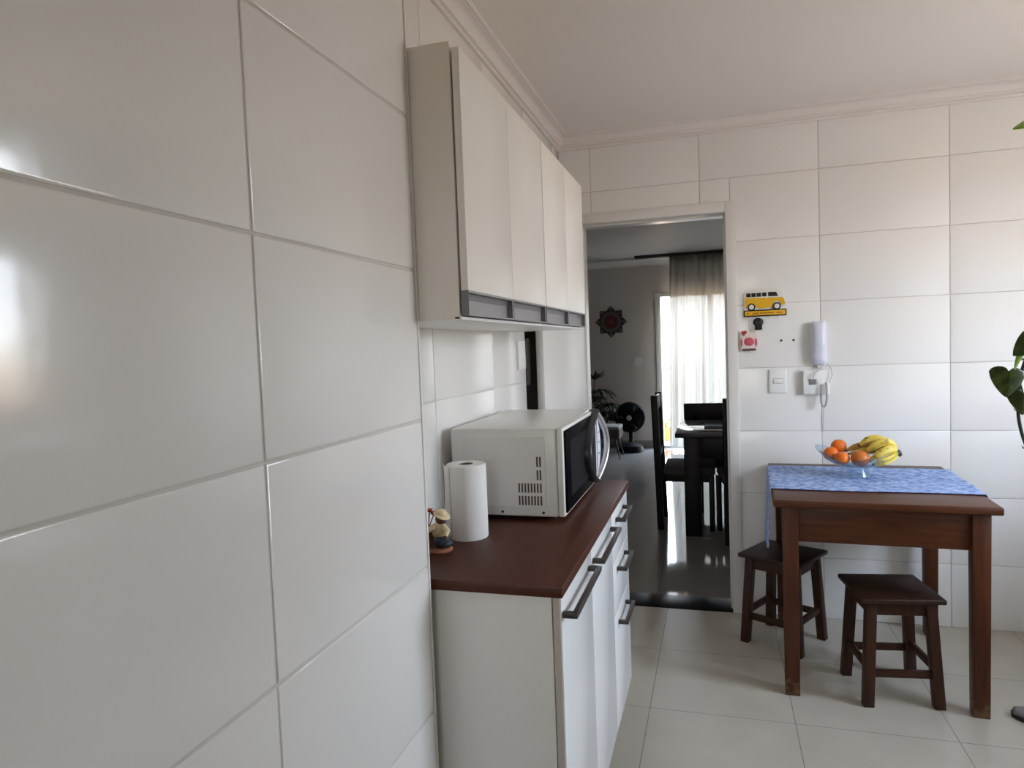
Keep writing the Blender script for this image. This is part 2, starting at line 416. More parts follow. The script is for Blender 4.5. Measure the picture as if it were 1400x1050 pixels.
# right wall with the kitchen window (out of the frame, lights the room)
WY0, WY1, WZ0, WZ1 = -1.86, -1.04, 1.10, 2.28
WH = (WY0, WY1, WZ0, WZ1)
bm = NB()
slabs(bm, YFRONT, 0.0, 0, CH, [WH], lambda b, r, mi: box(b, (XRIGHT + .003, r[0], r[2]), (XRIGHT + .08, r[1], r[3]), mi=mi), 1)
tiles(bm, YFRONT, 0, 0, CH, 0.0, [WH], lambda u, v, d: (XRIGHT + .003 - d, u, v), 0)
struct(obj('wall_right', bm, ['tile', 'grout'], smooth=60))
FX0, FX1, FZ0, FZ1 = -.52, .14, 1.00, 2.15
bm = NB(); slabs(bm, -.98, XRIGHT + .16, 0, CH, [(FX0, FX1, FZ0, FZ1)], lambda b, r, mi: box(b, (r[0], YFRONT - .10, r[2]), (r[1], YFRONT, r[3])), 0); struct(obj('wall_front', bm, 'paint'))
wf = bpy.data.objects.new('added_fill_window', None); COL.objects.link(wf); wf['kind'] = 'structure'  # unseen window added behind the camera as fill light
bm = NB(); f = .03
box(bm, (FX0, YFRONT - .06, FZ0), (FX0 + f, YFRONT - .01, FZ1), .003); box(bm, (FX1 - f, YFRONT - .06, FZ0), (FX1, YFRONT - .01, FZ1), .003)
box(bm, (FX0 + f, YFRONT - .06, FZ0), (FX1 - f, YFRONT - .01, FZ0 + f), .003); box(bm, (FX0 + f, YFRONT - .06, FZ1 - f), (FX1 - f, YFRONT - .01, FZ1), .003)
obj('window_frame', bm, 'white_frame', wf)
obj('pane', one(box, (FX0 + f, YFRONT - .036, FZ0 + f), (FX1 - f, YFRONT - .032, FZ1 - f)), 'pane_dim', wf)

def window_frame(name, x0, x1, fr, mull):
    w = bpy.data.objects.new(name, None); COL.objects.link(w); w['kind'] = 'structure'
    b = NB(); f = fr
    box(b, (x0, WY0, WZ0), (x1, WY0 + f, WZ1), .003); box(b, (x0, WY1 - f, WZ0), (x1, WY1, WZ1), .003)
    box(b, (x0, WY0 + f, WZ0), (x1, WY1 - f, WZ0 + f), .003); box(b, (x0, WY0 + f, WZ1 - f), (x1, WY1 - f, WZ1), .003)
    for m in mull: box(b, (x0, m - f / 2, WZ0 + f), (x1, m + f / 2, WZ1 - f), .003)
    obj('window_frame', b, 'white_frame', w)
    obj('pane', one(box, (x0 + .02, WY0 + f, WZ0 + f), (x0 + .024, WY1 - f, WZ1 - f)), 'pane', w)
    return w
window_frame('window_1', XRIGHT + .01, XRIGHT + .06, .030, [(WY0 + WY1) / 2])

# floors, ceilings
struct(obj('floor', one(box, (-1.0, YFRONT - .10, -.12), (XRIGHT + .16, .02, 0)), 'floor'))
struct(obj('floor_living', one(box, (LX0 - .15, YL0 - .005, -.12), (LX1 + .15, YL1 + .15, 0)), 'lfloor'))
bm = NB(); box(bm, (-1.0, YFRONT - .10, CH), (XRIGHT + .16, .02, CH + .12)); struct(obj('ceiling', bm, 'ceiling'))
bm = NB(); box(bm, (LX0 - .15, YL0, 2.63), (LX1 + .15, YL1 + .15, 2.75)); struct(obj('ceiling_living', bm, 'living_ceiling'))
struct(obj('trim_2', one(box, (DX0 - .01, -.012, -.11), (DX1 + .01, YL0 + .004, .0015), .001), 'granite'))

# cornice: moulded profile swept along the walls with mitred corners
PROF = [(0, -.072), (.013, -.072), (.016, -.066), (.013, -.060), (.013, -.057), (.023, -.055), (.026, -.049), (.023, -.044), (.026, -.034), (.033, -.024), (.043, -.016), (.055, -.013), (.055, -.010), (.064, -.010), (.070, -.006), (.070, .001), (0, .001)]
def cornice(name, path, side, zc, prof=PROF):
    """path = wall corners in order; side = +1 when the room lies to the left of the walking direction"""
    b = NB(); pts = [Vector((x, y, 0)) for x, y in path]; N = len(pts); rings = []
    for i in range(N):
        dirs = []
        if i > 0: dirs.append((pts[i] - pts[i - 1]).normalized())
        if i < N - 1: dirs.append((pts[i + 1] - pts[i]).normalized())
        ns = [Vector((-d.y, d.x, 0)) * side for d in dirs]
        m = ns[0] if len(ns) == 1 else (ns[0] + ns[1]) / (1 + ns[0].dot(ns[1]))
        rings.append([b.verts.new(pts[i] + m * d + Vector((0, 0, zc + h))) for d, h in prof])
    n = len(prof)
    for i in range(N - 1):
        for k in range(n): b.faces.new((rings[i][k], rings[i][(k + 1) % n], rings[i + 1][(k + 1) % n], rings[i + 1][k]))
    b.faces.new(rings[0]); b.faces.new(rings[-1][::-1])
    return struct(obj(name, b, 'plaster', smooth=25))
struct(obj('unseen_shade_counter', one(box, (1.80, -2.021, 0), (XRIGHT + .001, -.012, .92), .004), 'laminate'))  # unseen counter added under the window to shade the floor
struct(obj('added_shade_pier', one(box, (1.40, -2.65, 0), (XRIGHT + .001, -2.02, CH + .001)), 'paint'))  # unseen pier added to keep window light off the left wall
cornice('trim_3', [(XRIGHT, YFRONT), (XRIGHT, 0), (XR, 0), (XR, YN), (XN, YN), (XN, YFRONT)], 1, CH)

# back doorway: architrave, jambs and stop
IX0, IX1, IZ = -.705, .060, 2.125
bm = NB(); tw = .052
for s in (-1, 1):
    xa, xb = (IX1, IX1 + tw) if s > 0 else (IX0 - tw, IX0)
    box(bm, (xa, -.014, 0), (xb, .0, IZ + tw), .003)
box(bm, (IX0, -.014, IZ), (IX1, .0, IZ + tw), .003)
struct(obj('trim_4', bm, 'trim'))
bm = NB()
box(bm, (IX1, 0, 0), (DX1, YL0, DZ)); box(bm, (DX0, 0, 0), (IX0, YL0, DZ)); box(bm, (IX0, 0, IZ), (IX1, YL0, DZ))
box(bm, (IX1 - .010, .045, 0), (IX1, .085, IZ), .002); box(bm, (IX0, .045, 0), (IX0 + .010, .085, IZ), .002); box(bm, (IX0 + .01, .045, IZ - .010), (IX1 - .01, .085, IZ), .002)
struct(obj('trim_5', bm, 'trim'))
# open white door leaf folded back along the alcove wall
leaf = bpy.data.objects.new('door_1', None); COL.objects.link(leaf); leaf['kind'] = 'structure'
leaf.location = (-.700, -.016, 0); leaf.rotation_euler = (0, 0, math.radians(-4.0))
obj('door_leaf', one(box, (-.036, -.735, .010), (0, 0, 2.115), .002), 'trim', leaf)
bm = NB(); box(bm, (0, -.705, .98), (.008, -.665, 1.06), .002); tube(bm, [(.006, -.685, 1.03), (.045, -.685, 1.03), (.048, -.675, 1.03), (.048, -.58, 1.03)], .008)
obj('door_handle', bm, 'steel', leaf)

# living room shell
WLX0, WLX1, WLZ = -.77, 1.30, 2.115
bm = NB(); slabs(bm, LX0 - .15, LX1 + .15, 0, 2.63, [(WLX0, WLX1, -1, WLZ)], lambda b, r, mi: box(b, (r[0], YL1, r[2]), (r[1], YL1 + .15, r[3]), mi=mi), 0)
struct(obj('wall_living_far', bm, 'living_paint'))
struct(obj('wall_living_left', one(box, (LX0 - .15, YL0, 0), (LX0, YL1, 2.63)), 'living_paint'))
struct(obj('wall_living_right', one(box, (LX1, YL0, 0), (LX1 + .15, YL1, 2.63)), 'living_paint'))
struct(obj('wall_living_near', one(lambda b: slabs(b, LX0, LX1, 0, 2.63, [DH], lambda b2, r, mi: box(b2, (r[0], YL0, r[2]), (r[1], YL0 + .01, r[3])), 0)), 'living_paint'))
cornice('trim_6', [(LX0, YL1), (-1.0, YL1)], -1, 2.63, [(0, -.11), (.012, -.11), (.015, -.095), (.03, -.09), (.045, -.06), (.07, -.035), (.095, -.03), (.095, .001), (0, .001)])
cornice('trim_7', [(-1.0, YL1), (LX1, YL1)], -1, 2.63, [(0, -.11), (.012, -.11), (.015, -.095), (.03, -.09), (.045, -.06), (.07, -.035), (.095, -.03), (.095, .001), (0, .001)])
bm = NB(); box(bm, (LX0, YL1 - .012, 0), (WLX0 - .07, YL1, .10), .002); struct(obj('baseboard_living', bm, 'base_grey'))
# balcony door: frame, sliding leaves, panes
bd = bpy.data.objects.new('window_2', None); COL.objects.link(bd); bd['kind'] = 'structure'
bm = NB(); f = .055
box(bm, (WLX0 - .02, YL1 - .015, 0), (WLX0 + f, YL1 + .11, WLZ + .02), .004); box(bm, (WLX1 - f, YL1 - .015, 0), (WLX1 + .02, YL1 + .11, WLZ + .02), .004)
box(bm, (WLX0 + f, YL1 - .015, WLZ - f + .02), (WLX1 - f, YL1 + .11, WLZ + .02), .004); box(bm, (WLX0 + f, YL1 - .01, 0), (WLX1 - f, YL1 + .11, .03), .003)
obj('window_frame', bm, 'white_frame', bd)
bm = NB()
for xm in (-.06, .62): box(bm, (xm - .035, YL1 + .04, .03), (xm + .035, YL1 + .08, WLZ - f + .02), .004)
obj('sash', bm, 'white_frame', bd)
obj('pane', one(box, (WLX0 + f, YL1 + .055, .03), (WLX1 - f, YL1 + .06, WLZ - f + .02)), 'pane', bd)
# balcony beyond
struct(obj('floor_balcony', one(box, (LX0, YL1 + .15, -.12), (LX1, YL1 + 1.6, -.005)), 'base_grey'))
br = thing('balcony_railing', 'pale balcony railing seen through the sheer curtain beyond the glass door', 'railing', (0, YL1 + 1.5, 0))
obj('top_rail', one(box, (LX0, -.025, 1.02), (LX1, .025, 1.07), .004), 'white_frame', br)
for k in range(5): obj('post', one(box, (LX0 + .02 + k * 1.53, -.02, -.005), (LX0 + .06 + k * 1.53, .02, 1.02), .003), 'white_frame', br)
obj('glass_panel', one(box, (LX0 + .06, -.004, .08), (LX1 - .03, .004, 1.0)), 'pane', br)
po = thing('flower_pot', 'small orange pot standing on the balcony beyond the glass door', 'pot', (-.74, YL1 + .75, -.005))
obj('pot_body', one(lathe, [(.07, 0), (.10, .16), (.115, .17), (.115, .20), (.10, .20), (.09, .17), (.0, .17)], n=24), 'pot_orange', po)
obj('soil', one(lathe, [(.0, .175), (.088, .172)], n=20, cap=False), 'soil', po)
bm = NB()
for k in range(9):
    a = k * 2.4; tube(bm, [(0, 0, .17), (.03 * math.cos(a), .03 * math.sin(a), .26), (.09 * math.cos(a), .09 * math.sin(a), .34)], [.004, .010, .002], n=6)
obj('foliage', bm, 'pot_orange', po)

# ------------------------------------------------------------------ wall cabinets
UX, UB, UT = -.510, 1.527, 2.105
def wall_cabinet(name, label, y0, y1, ys, tall):
    w = thing(name, label, 'cabinet', (XR, (y0 + y1) / 2, UB), 0, 'white wall cabinets above the worktop')
    o = Vector((XR, (y0 + y1) / 2, UB))
    def lb(b, lo, hi, **k): return box(b, Vector(lo) - o, Vector(hi) - o, **k)
    b = NB(); xb = UX - .021; t = .015
    lb(b, (XR, y0, UB), (xb, y0 + t, UT + tall), bev=.001); lb(b, (XR, y1 - t, UB), (xb, y1, UT + tall), bev=.001)
    lb(b, (XR, y0 + t, UB + .016), (xb, y1 - t, UB + .031)); lb(b, (XR, y0 + t, UT + tall - .018), (xb, y1 - t, UT + tall - .003))
    lb(b, (XR, y0 + t, UB + .031), (XR + .006, y1 - t, UT + tall - .018))
    lb(b, (XR, y0 + t, UB), (xb, y1 - t, UB + .006))
    obj('body', b, 'laminate', w)
    b = NB(); lb(b, (xb - .012, y0, UB - .001), (xb + .004, y1, UB + .006), bev=.001)
    obj('bottom_edge', b, 'white_plastic', w)
    for (a, c) in ys:
        b = NB(); lb(b, (UX - .017, a + .001, UB + .062), (UX, c - .001, UT), bev=.0012)
        d = obj('door', b, 'laminate', w)
        b = NB(); z0, z1 = UB + .008, UB + .062
        lb(b, (UX - .017, a + .001, z0), (UX - .0145, c - .001, z1))                 # recessed back of the profile
        lb(b, (UX - .0145, a + .001, z0), (UX, c - .001, z0 + .003)); lb(b, (UX - .0145, a + .001, z1 - .005), (UX + .0005, c - .001, z1)); lb(b, (UX - .0146, a + .001, z1 - .019), (UX - .0125, c - .001, z1 - .005), mi=1)  # dark upper strip paints in the shadow below the door overhang
        obj('handle_profile', b, ['alu', 'grey_plastic_and_shade'], d)
        b = NB(); lb(b, (UX - .0145, c - .014, z0 + .003), (UX, c - .001, z1 - .005)); obj('end_cap', b, 'grey_plastic_and_shade', d, label='dark end cap of the grip profile')
        b = NB(); lb(b, (UX - .017, a + .0005, z0), (UX + .0002, a + .0012, z1)); obj('end_cap', b, 'grey_plastic_and_shade', d, label='dark end cap of the grip profile')
    return w
wall_cabinet('wall_cabinet', 'nearer white two-door wall cabinet, the one against the jutting tiled wall', -2.378, -1.664, [(-2.376, -2.029), (-2.029, -1.666)], .013)
wall_cabinet('wall_cabinet', 'farther white two-door wall cabinet, the one ending beside the doorway', -1.662, -.985, [(-1.660, -1.318), (-1.318, -.987)], .013)

# ------------------------------------------------------------------ base cabinet and worktop
BX, BZ0, BZ1, BY0, BY1 = -.337, .178, .913, -2.338, -1.190
bc = thing('base_cabinet', 'white floor cabinet with two doors and three drawers under the brown worktop', 'cabinet', (XR, -1.76, 0))
o = Vector((XR, -1.76, 0))
def lb(b, lo, hi, **k): return box(b, Vector(lo) - o, Vector(hi) - o, **k)
b = NB(); xb = BX - .022; t = .015
lb(b, (XR + .02, BY0, BZ0), (xb, BY0 + t, BZ1), bev=.001); lb(b, (XR + .02, BY1 - t, BZ0), (xb, BY1, BZ1), bev=.001)
lb(b, (XR + .02, BY0 + t, BZ0), (xb, BY1 - t, BZ0 + t)); lb(b, (XR + .02, BY0 + t, BZ0 + t), (XR + .026, BY1 - t, BZ1)); lb(b, (XR + .026, BY0 + t, BZ1 - t), (xb, BY1 - t, BZ1))
obj('body', b, 'laminate', bc)
b = NB(); lathe(b, [(.0, 0), (.0045, 0), (.0045, .001), (0, .0015)], c=Vector((-.46, BY0 - .0012, .305)) - o, n=12, axis='y'); obj('screw_cap', b, 'dark_plastic', bc)
for x in (XR + .07, xb - .05):
    for y in (BY0 + .06, BY1 - .06):
        obj('foot', one(lathe, [(.028, 0), (.028, .012), (.018, .018), (.018, BZ0)], c=Vector((x, y, 0)) - o, n=20), 'dark_plastic', bc)
def bar_handle(y0, y1, z, par):
    b = NB(); s = .0085; xo = BX + .030
    lb(b, (xo - s, y0, z - .007), (xo + s - .003, y1, z + .007), bev=.0035)
    for y in (y0, y1 - .016): lb(b, (BX, y, z - .007), (xo - s + .004, y + .016, z + .007), bev=.003)
    obj('handle', b, 'handle', par)
FZ = BZ1 - .003
for (a, c, h) in ((BY0, -1.962, (-2.335, -2.000)), (-1.960, -1.582, (-1.950, -1.607))):
    b = NB(); lb(b, (BX - .018, a, BZ0), (BX, c, FZ), bev=.0015); lb(b, (BX - .019, a - .0005, BZ0), (BX - .004, a + .0004, FZ), mi=1)
    d = obj('door', b, ['laminate_cool', 'edge_beige'], bc)
    bar_handle(h[0], h[1], .868, d)
for (z0, z1, hz) in ((.737, FZ, .868), (.560, .734, .700), (BZ0, .557, .516)):
    b = NB(); lb(b, (BX - .018, -1.579, z0), (BX, BY1, z1), bev=.0015)
    d = obj('drawer', b, 'laminate_cool', bc)
    bar_handle(-1.50, -1.300, hz, d)
wt = obj('worktop', one(box, (XR + .001, -2.360, .915), (-.329, -1.178, .940), .002), 'counter')
tag(wt, 'dark red-brown wooden worktop on the white floor cabinet, under the microwave', 'worktop')

# ------------------------------------------------------------------ microwave
mw = thing('microwave', 'white microwave oven with black glass door standing on the brown worktop', 'microwave', (-.61, -1.5, .940))
o = Vector((-.61, -1.5, .940))
MX0, MX1, MY0, MY1, MZ0, MZ1 = -.790, -.457, -1.822, -1.215, .953, 1.219
b = NB(); lb(b, (MX0, MY0, MZ0), (MX1, MY1, MZ1), bev=.006, seg=3); lb(b, (MX0 + .035, MY0 - .0012, MZ0 + .028), (MX1 - .035, MY0 + .002, MZ1 - .025), bev=.001, seg=1)
obj('body', b, 'mw_white', mw)
b = NB(); lb(b, (MX1 + .0015, MY0 - .001, MZ0 + .001), (-.436, MY1, MZ1), bev=.005, seg=3)
# lower lip of the front, turned up at both ends
obj('front_frame', b, 'mw_white', mw)
yc = -1.295; zc = (MZ0 + MZ1) / 2 + .004; hh = .130
b = NB(); lb(b, (-.4365, MY0 + .010, MZ0 + .012), (-.430, yc - .001, MZ1 - .009), bev=.002); dr = obj('door', b, 'black_glass', mw)
b = NB(); lb(b, (-.4305, MY0 + .075, MZ0 + .05), (-.4293, yc - .12, MZ1 - .045), bev=.0004, seg=1); obj('window', b, 'window_glass', dr, label='smoked mesh window')
def arc(side, bulge, n=22, out=.0):
    P = []
    for i in range(n + 1):
        s = -1 + 2 * i / n
        P.append(Vector((-.432 + out * (1 - s * s), yc + side * bulge * (1 - abs(s) ** 2.1), zc + hh * s)) - o)
    return P
b = NB(); tube(b, arc(-1, .235, out=.008), .0105, n=14, flat=(1.9, .7)); obj('door_handle', b, 'dark_plastic', dr, label='dark grey curved door handle')
b = NB(); tube(b, arc(1, .082, out=.030), .0095, n=14, flat=(1.2, 1.0)); obj('handle_arc', b, 'silver', mw, label='silver outward bowed grip')
b = NB(); lb(b, (-.4365, yc + .001, MZ0 + .012), (-.430, MY1 - .012, MZ1 - .009), bev=.002); cp = obj('control_panel', b, 'mw_white', mw)
b = NB(); poly = [(yc + .010, zc - .095)]
for i in range(17):
    s = -1 + 2 * i / 16; poly.append((yc + .012 + .066 * (1 - s * s), zc + .098 * s))
poly.append((yc + .010, zc + .095))
prism(b, [(p[0] - o.y, p[1] - o.z) for p in poly], -.430 - o.x, -.4255 - o.x, 'x'); kp = obj('keypad', b, 'keypad', cp)
for z in (.045, .008, -.032):
    b = NB(); lb(b, (-.4256, yc + .020, zc + z - .0022 - (.002 if z < 0 else 0)), (-.4248, yc + .052, zc + z + .0022)); obj('key_mark', b, 'grey_plastic_and_shade', cp)
b = NB()
def slot(x, z, h): lb(b, (x - .0024, MY0 - .0022, z - h / 2), (x + .0024, MY0 - .0010, z + h / 2))
for z in (1.119, 1.079):
    for x in (-.5165, -.5075): slot(x, z, .030)
for z in (1.040, 1.002):
    for k in range(8): slot(-.5075 - k * .0096, z, .028)
obj('vent_slots', b, 'vent', mw)
for x in (-.630, -.502): obj('screw', one(lathe, [(.0, 0), (.0042, 0), (.0042, .002), (0, .003)], c=Vector((x, MY0 - .002, .966)) - o, n=12, axis='y'), 'dark_plastic', mw)
for x in (MX0 + .04, MX1 - .03):
    for y in (MY0 + .05, MY1 - .05): obj('foot', one(lathe, [(.014, 0), (.016, .014)], c=Vector((x, y, .940)) - o, n=16), 'dark_plastic', mw)

# ------------------------------------------------------------------ paper towel roll
pt = thing('paper_towel_roll', 'white roll of paper towel standing on the worktop before the microwave', 'paper towel', (-.672, -2.010, .940))
b = NB(); R0, R1, H = .0205, .0560, .205
lathe(b, [(R1 - .002, 0), (R1, .003), (R1, H - .003), (R1 - .003, H), (R0 + .001, H), (R0, H - .002), (R0, .05), (R0, .002), (R1 - .002, 0)], n=48, cap=False)
obj('roll', b, 'paper', pt)
b = NB(); lathe(b, [(R0 - .0002, .004), (R0 - .0002, H - .001), (R0 - .002, H - .001), (R0 - .002, .004), (R0 - .0002, .004)], n=32, cap=False); obj('core', b, 'cardboard', pt)
b = NB()
def sh(u, v):
    a = math.radians(238) - u * math.radians(62); r = R1 + .0012 + .010 * u * u + .002 * math.sin(v * 6) * u
    return (r * math.cos(a), r * math.sin(a), .003 + v * (H - .006))
grid(b, 12, 10, sh); obj('loose_sheet', b, 'paper', pt, solid=.0008)

# ------------------------------------------------------------------ figurine
fg = thing('figurine', 'small painted figurine in a cream hat beside red flowers on the worktop', 'figurine', (-.704, -2.150, .940), .25)
b = NB(); lathe(b, [(.036, 0), (.038, .004), (.034, .010), (.0, .010)], n=24); obj('base', b, 'clay', fg)
b = NB(); ball(b, (.008, -.004, .026), .021, (1, .95, .85)); ball(b, (.020, -.016, .022), .013, (1.2, 1, .75)); ball(b, (.022, .006, .018), .012, (1.3, 1, .8)); obj('trousers', b, 'figure_blue', fg)
b = NB(); ball(b, (.004, -.002, .054), .020, (1, .85, 1.15)); tube(b, [(-.006, -.012, .066), (-.022, -.020, .060), (-.030, -.016, .048)], [.008, .0075, .006], n=10); tube(b, [(.016, -.008, .066), (.028, -.018, .056), (.024, -.026, .044)], [.008, .0075, .006], n=10); obj('shirt', b, 'cream', fg)
b = NB(); ball(b, (.010, -.004, .085), .0145, (1, 1, 1.05)); ball(b, (.0185, -.0155, .084), .0035); obj('head', b, 'brown_skin', fg)
for p in ((-.031, -.016, .045), (.023, -.028, .041)): obj('hand', one(ball, p, .006, n=12), 'brown_skin', fg)
b = NB(); RR = rotm(0, math.radians(16), math.radians(22)); ball(b, (.012, -.002, .098), .0155, (1, 1, .72), R=RR); ball(b, (.013, -.004, .0945), .022, (1.05, 1.0, .18), R=RR); obj('hat', b, 'cream', fg)
b = NB(); lathe(b, [(.010, 0), (.013, .03), (.011, .055), (.008, .055), (.008, .045), (0, .045)], c=(-.026, .010, .008), n=16); obj('basket', b, 'clay', fg)
for (dx, dy, h) in ((-.034, .004, .098), (-.022, .014, .104), (-.012, .016, .096), (-.040, .016, .086)):
    b = NB(); tube(b, [(-.026, .010, .055), (dx, dy, h - .006)], .0016, n=6); st = obj('flower_stem', b, 'clay', fg)
    b = NB(); lathe(b, [(.0, 0), (.007, .004), (.009, .010), (.004, .0115), (0, .012)], c=(dx, dy, h - .007), n=12); obj('flower_head', b, 'red', st)

# ------------------------------------------------------------------ things on the alcove wall
pl = thing('wall_socket', 'white wall socket plate on the tiled wall at the far end below the cabinets', 'socket', (XR, -.910, 1.428))
obj('plate', one(box, (0, -.055, -.062), (.010, .055, .062), .003), 'white_plastic', pl)
bm = NB()
for z in (-.022, .022): box(bm, (.009, -.018, z - .014), (.012, .018, z + .014), .002)
obj('socket_module', bm, 'white_plastic', pl)
hc = thing('hanging_cloth', 'grey cloth hanging in the dark gap between tiled wall and open door', 'cloth', (-.875, -.690, 1.49))
bm = NB(); tube(bm, [(0, 0, .0), (.03, 0, .0), (.035, 0, .012)], .004, n=8); obj('hook', bm, 'steel', hc)
bm = NB()
def hcf(u, v):
    w = .030 * (1 - .45 * v) * (.35 + .65 * min(1, v * 5 + .25)); y = (u - .5) * 2 * w
    return (.030 + .008 * math.sin(u * 9) , y, .010 - v * .22 + .02 * abs(u - .5) * v)
grid(bm, 12, 14, hcf); obj('cloth', bm, 'hung_cloth', hc, solid=.003)

# ------------------------------------------------------------------ kitchen table
KT = .812
kt = thing('kitchen_table', 'red-brown wooden kitchen table against the tiled back wall', 'table', (.620, -.468, 0), math.radians(-2.6))
hx, hy = .393, .436
b = NB(); box(b, (-hx, -hy, KT - .030), (hx, -.02, KT), .007, 3); box(b, (-hx, -.0185, KT - .030), (hx, hy, KT), .007, 3); obj('tabletop', b, 'tablewood', kt)
lx, ly, s = .330, .378, .031
for (x, y) in ((-lx, -ly), (lx, -ly), (-lx, ly), (lx, ly)):
    b = NB(); vs = box(b, (x - s, y - s, 0), (x + s, y + s, KT - .030), .004)
    for v in vs:
        k = max(0, 1 - v.co.z / .6)            # slight taper towards the foot
        v.co.x = x + (v.co.x - x) * (1 - .10 * k); v.co.y = y + (v.co.y - y) * (1 - .10 * k)
    obj('leg', b, 'tablelegwood', kt)
for y in (-ly - .014, ly - .006): obj('apron', one(box, (-lx + s, y, KT - .175), (lx - s, y + .020, KT - .030), .002), 'tablewood', kt)
for x in (-lx - .014, lx - .006): obj('apron', one(box, (x, -ly + s, KT - .175), (x + .020, ly - s, KT - .030), .002), 'tablewood', kt)

# blue runner laid across the table and hanging over its sides
bm = NB()
ang = math.radians(-2.6); cx, cy = .620, -.468
def run(u, v):
    yv = -.228 + v * .560                      # across the runner (local y)
    yv += .006 * math.sin(u * 11 + v * 3)
    L1 = .26 + .12 * v; top = 2 * (hx + .006); tot = L1 + top + .20; sarc = u * tot
    if sarc < L1:
        d = L1 - sarc; x = -hx - .006 - .010 * (d / L1) - .006 * math.sin(v * 14) * (d / L1); z = KT + .003 - d
    elif sarc < L1 + top:
        x = -hx - .006 + (sarc - L1); z = KT + .0045 + .0014 * math.sin(x * 31 + v * 6) * math.sin(v * 13)
    else:
        d = sarc - L1 - top; x = hx + .006 + .006 * (d / .2) + .006 * math.sin(v * 14) * (d / .2); z = KT + .003 - d
    X = cx + x * math.cos(ang) - yv * math.sin(ang); Y = cy + x * math.sin(ang) + yv * math.cos(ang)
    return (X, Y, z)
grid(bm, 110, 26, run)
rn = obj('table_runner', bm, 'blue_cloth', solid=.002)
tag(rn, 'blue patterned table runner draped across the wooden kitchen table', 'table runner')

# ------------------------------------------------------------------ stools
def make_stool(label, loc, rz):
    st = thing('stool', label, 'stool', loc, rz, 'dark wooden stools at the kitchen table')
    H = .435; h = .152
    b = NB(); box(b, (-h, -h, H - .020), (h, h, H), .005, 3); obj('seat', b, 'stoolwood', st)
    T, B_, w = .108, .130, .0195
    for sx in (-1, 1):
        for sy in (-1, 1):
            b = NB(); vs = box(b, (-w, -w, 0), (w, w, H - .020), .003)
            for v in vs:
                k = v.co.z / (H - .02); off = B_ + (T - B_) * k
                v.co.x += sx * off; v.co.y += sy * off
            obj('leg', b, 'stoollegwood', st)
    for s_ in (-1, 1):
        obj('apron', one(box, (-T + w - .004, s_ * (T + .004) - .008, H - .075), (T - w + .004, s_ * (T + .004) + .008, H - .020), .002), 'stoollegwood', st)
        obj('apron', one(box, (s_ * (T + .004) - .008, -T + w - .004, H - .075), (s_ * (T + .004) + .008, T - w + .004, H - .020), .002), 'stoollegwood', st)
        e = B_ + (T - B_) * .30
        obj('stretcher', one(box, (-e + w - .003, s_ * e - .009, .115), (e - w + .003, s_ * e + .009, .145), .003), 'stoollegwood', st)
        obj('stretcher', one(box, (s_ * e - .009, -e + w - .003, .135), (s_ * e + .009, e - w + .003, .165), .003), 'stoollegwood', st)
    return st
s1 = make_stool('dark wooden stool in front of the table, between the front table legs', (.655, -.728, 0), math.radians(8))
copy_tree(s1, (.287, -.312, 0), math.radians(-30), 'dark wooden stool tucked at the left end of the table beside the doorway')

# ------------------------------------------------------------------ fruit bowl and fruit
FB = Vector((.605, -.375, KT + .0065))
fb = thing('fruit_bowl', 'clear glass fruit bowl with wavy rim on the blue table runner', 'bowl', FB)
def bowl_z(r, a, out=0):
    base = .044 + .046 * (r / .15) ** 2.6
    k = max(0, (r - .085) / .083)
    lip = max(0, math.cos(a - PI + .25)) ** 14
    return base + (k ** 1.6) * (.014 * math.cos(2 * a + .25) + .010 * math.cos(5 * a + 1) + .030 * lip)
bm = NB()
def bw(u, v):
    a = 2 * PI * u; r = .008 + v * .158; R_ = r * (1 + .04 * math.cos(2 * a) * v)
    return (R_ * math.cos(a), R_ * math.sin(a), bowl_z(r, a))
grid(bm, 72, 22, bw); bmesh.ops.remove_doubles(bm, verts=bm.verts[:], dist=.0004)
obj('bowl', bm, 'glass', fb, solid=.0035)
bm = NB(); lathe(bm, [(.052, 0), (.054, .002), (.044, .042), (.040, .046), (.038, .044), (.049, .003), (.048, .001), (.052, 0)], n=40, cap=False); obj('foot', bm, 'glass_clear', fb)
def orange(label, x, y, z, r, m='orange'):
    t = thing('orange', label, 'orange', FB + Vector((x, y, z)), random.random() * 6, 'oranges in the glass bowl')
    b = NB(); ball(b, (0, 0, r), r, (1, 1, .95), n=32)
    for v in b.verts:
        d = math.hypot(v.co.x, v.co.y)
        if v.co.z > r and d < .25 * r: v.co.z -= .06 * r * (1 - d / (.25 * r))
    obj('peel', b, m, t); b = NB(); lathe(b, [(.0025, 0), (.003, .002), (0, .003)], c=(0, 0, 2 * r * .95 - .004), n=8); obj('stem_end', b, 'stem', t)
orange('bright orange at the front left of the fruit bowl, half behind the rim', -.070, -.050, .056, .032)
orange('brownish orange in the front middle of the fruit bowl, before the bananas', .002, -.062, .052, .0385, 'orange_brown')
orange('bright orange at the back left of the bowl, highest of the oranges', -.066, .060, .092, .0345)
orange('orange at the far left of the bowl, partly hidden by the front orange', -.108, .004, .066, .034)
bb = thing('banana_bunch', 'bunch of ripe yellow bananas lying on the right side of the fruit bowl', 'bananas', FB + Vector((.0, 0, 0)))
crown = Vector((.157, -.010, .112))
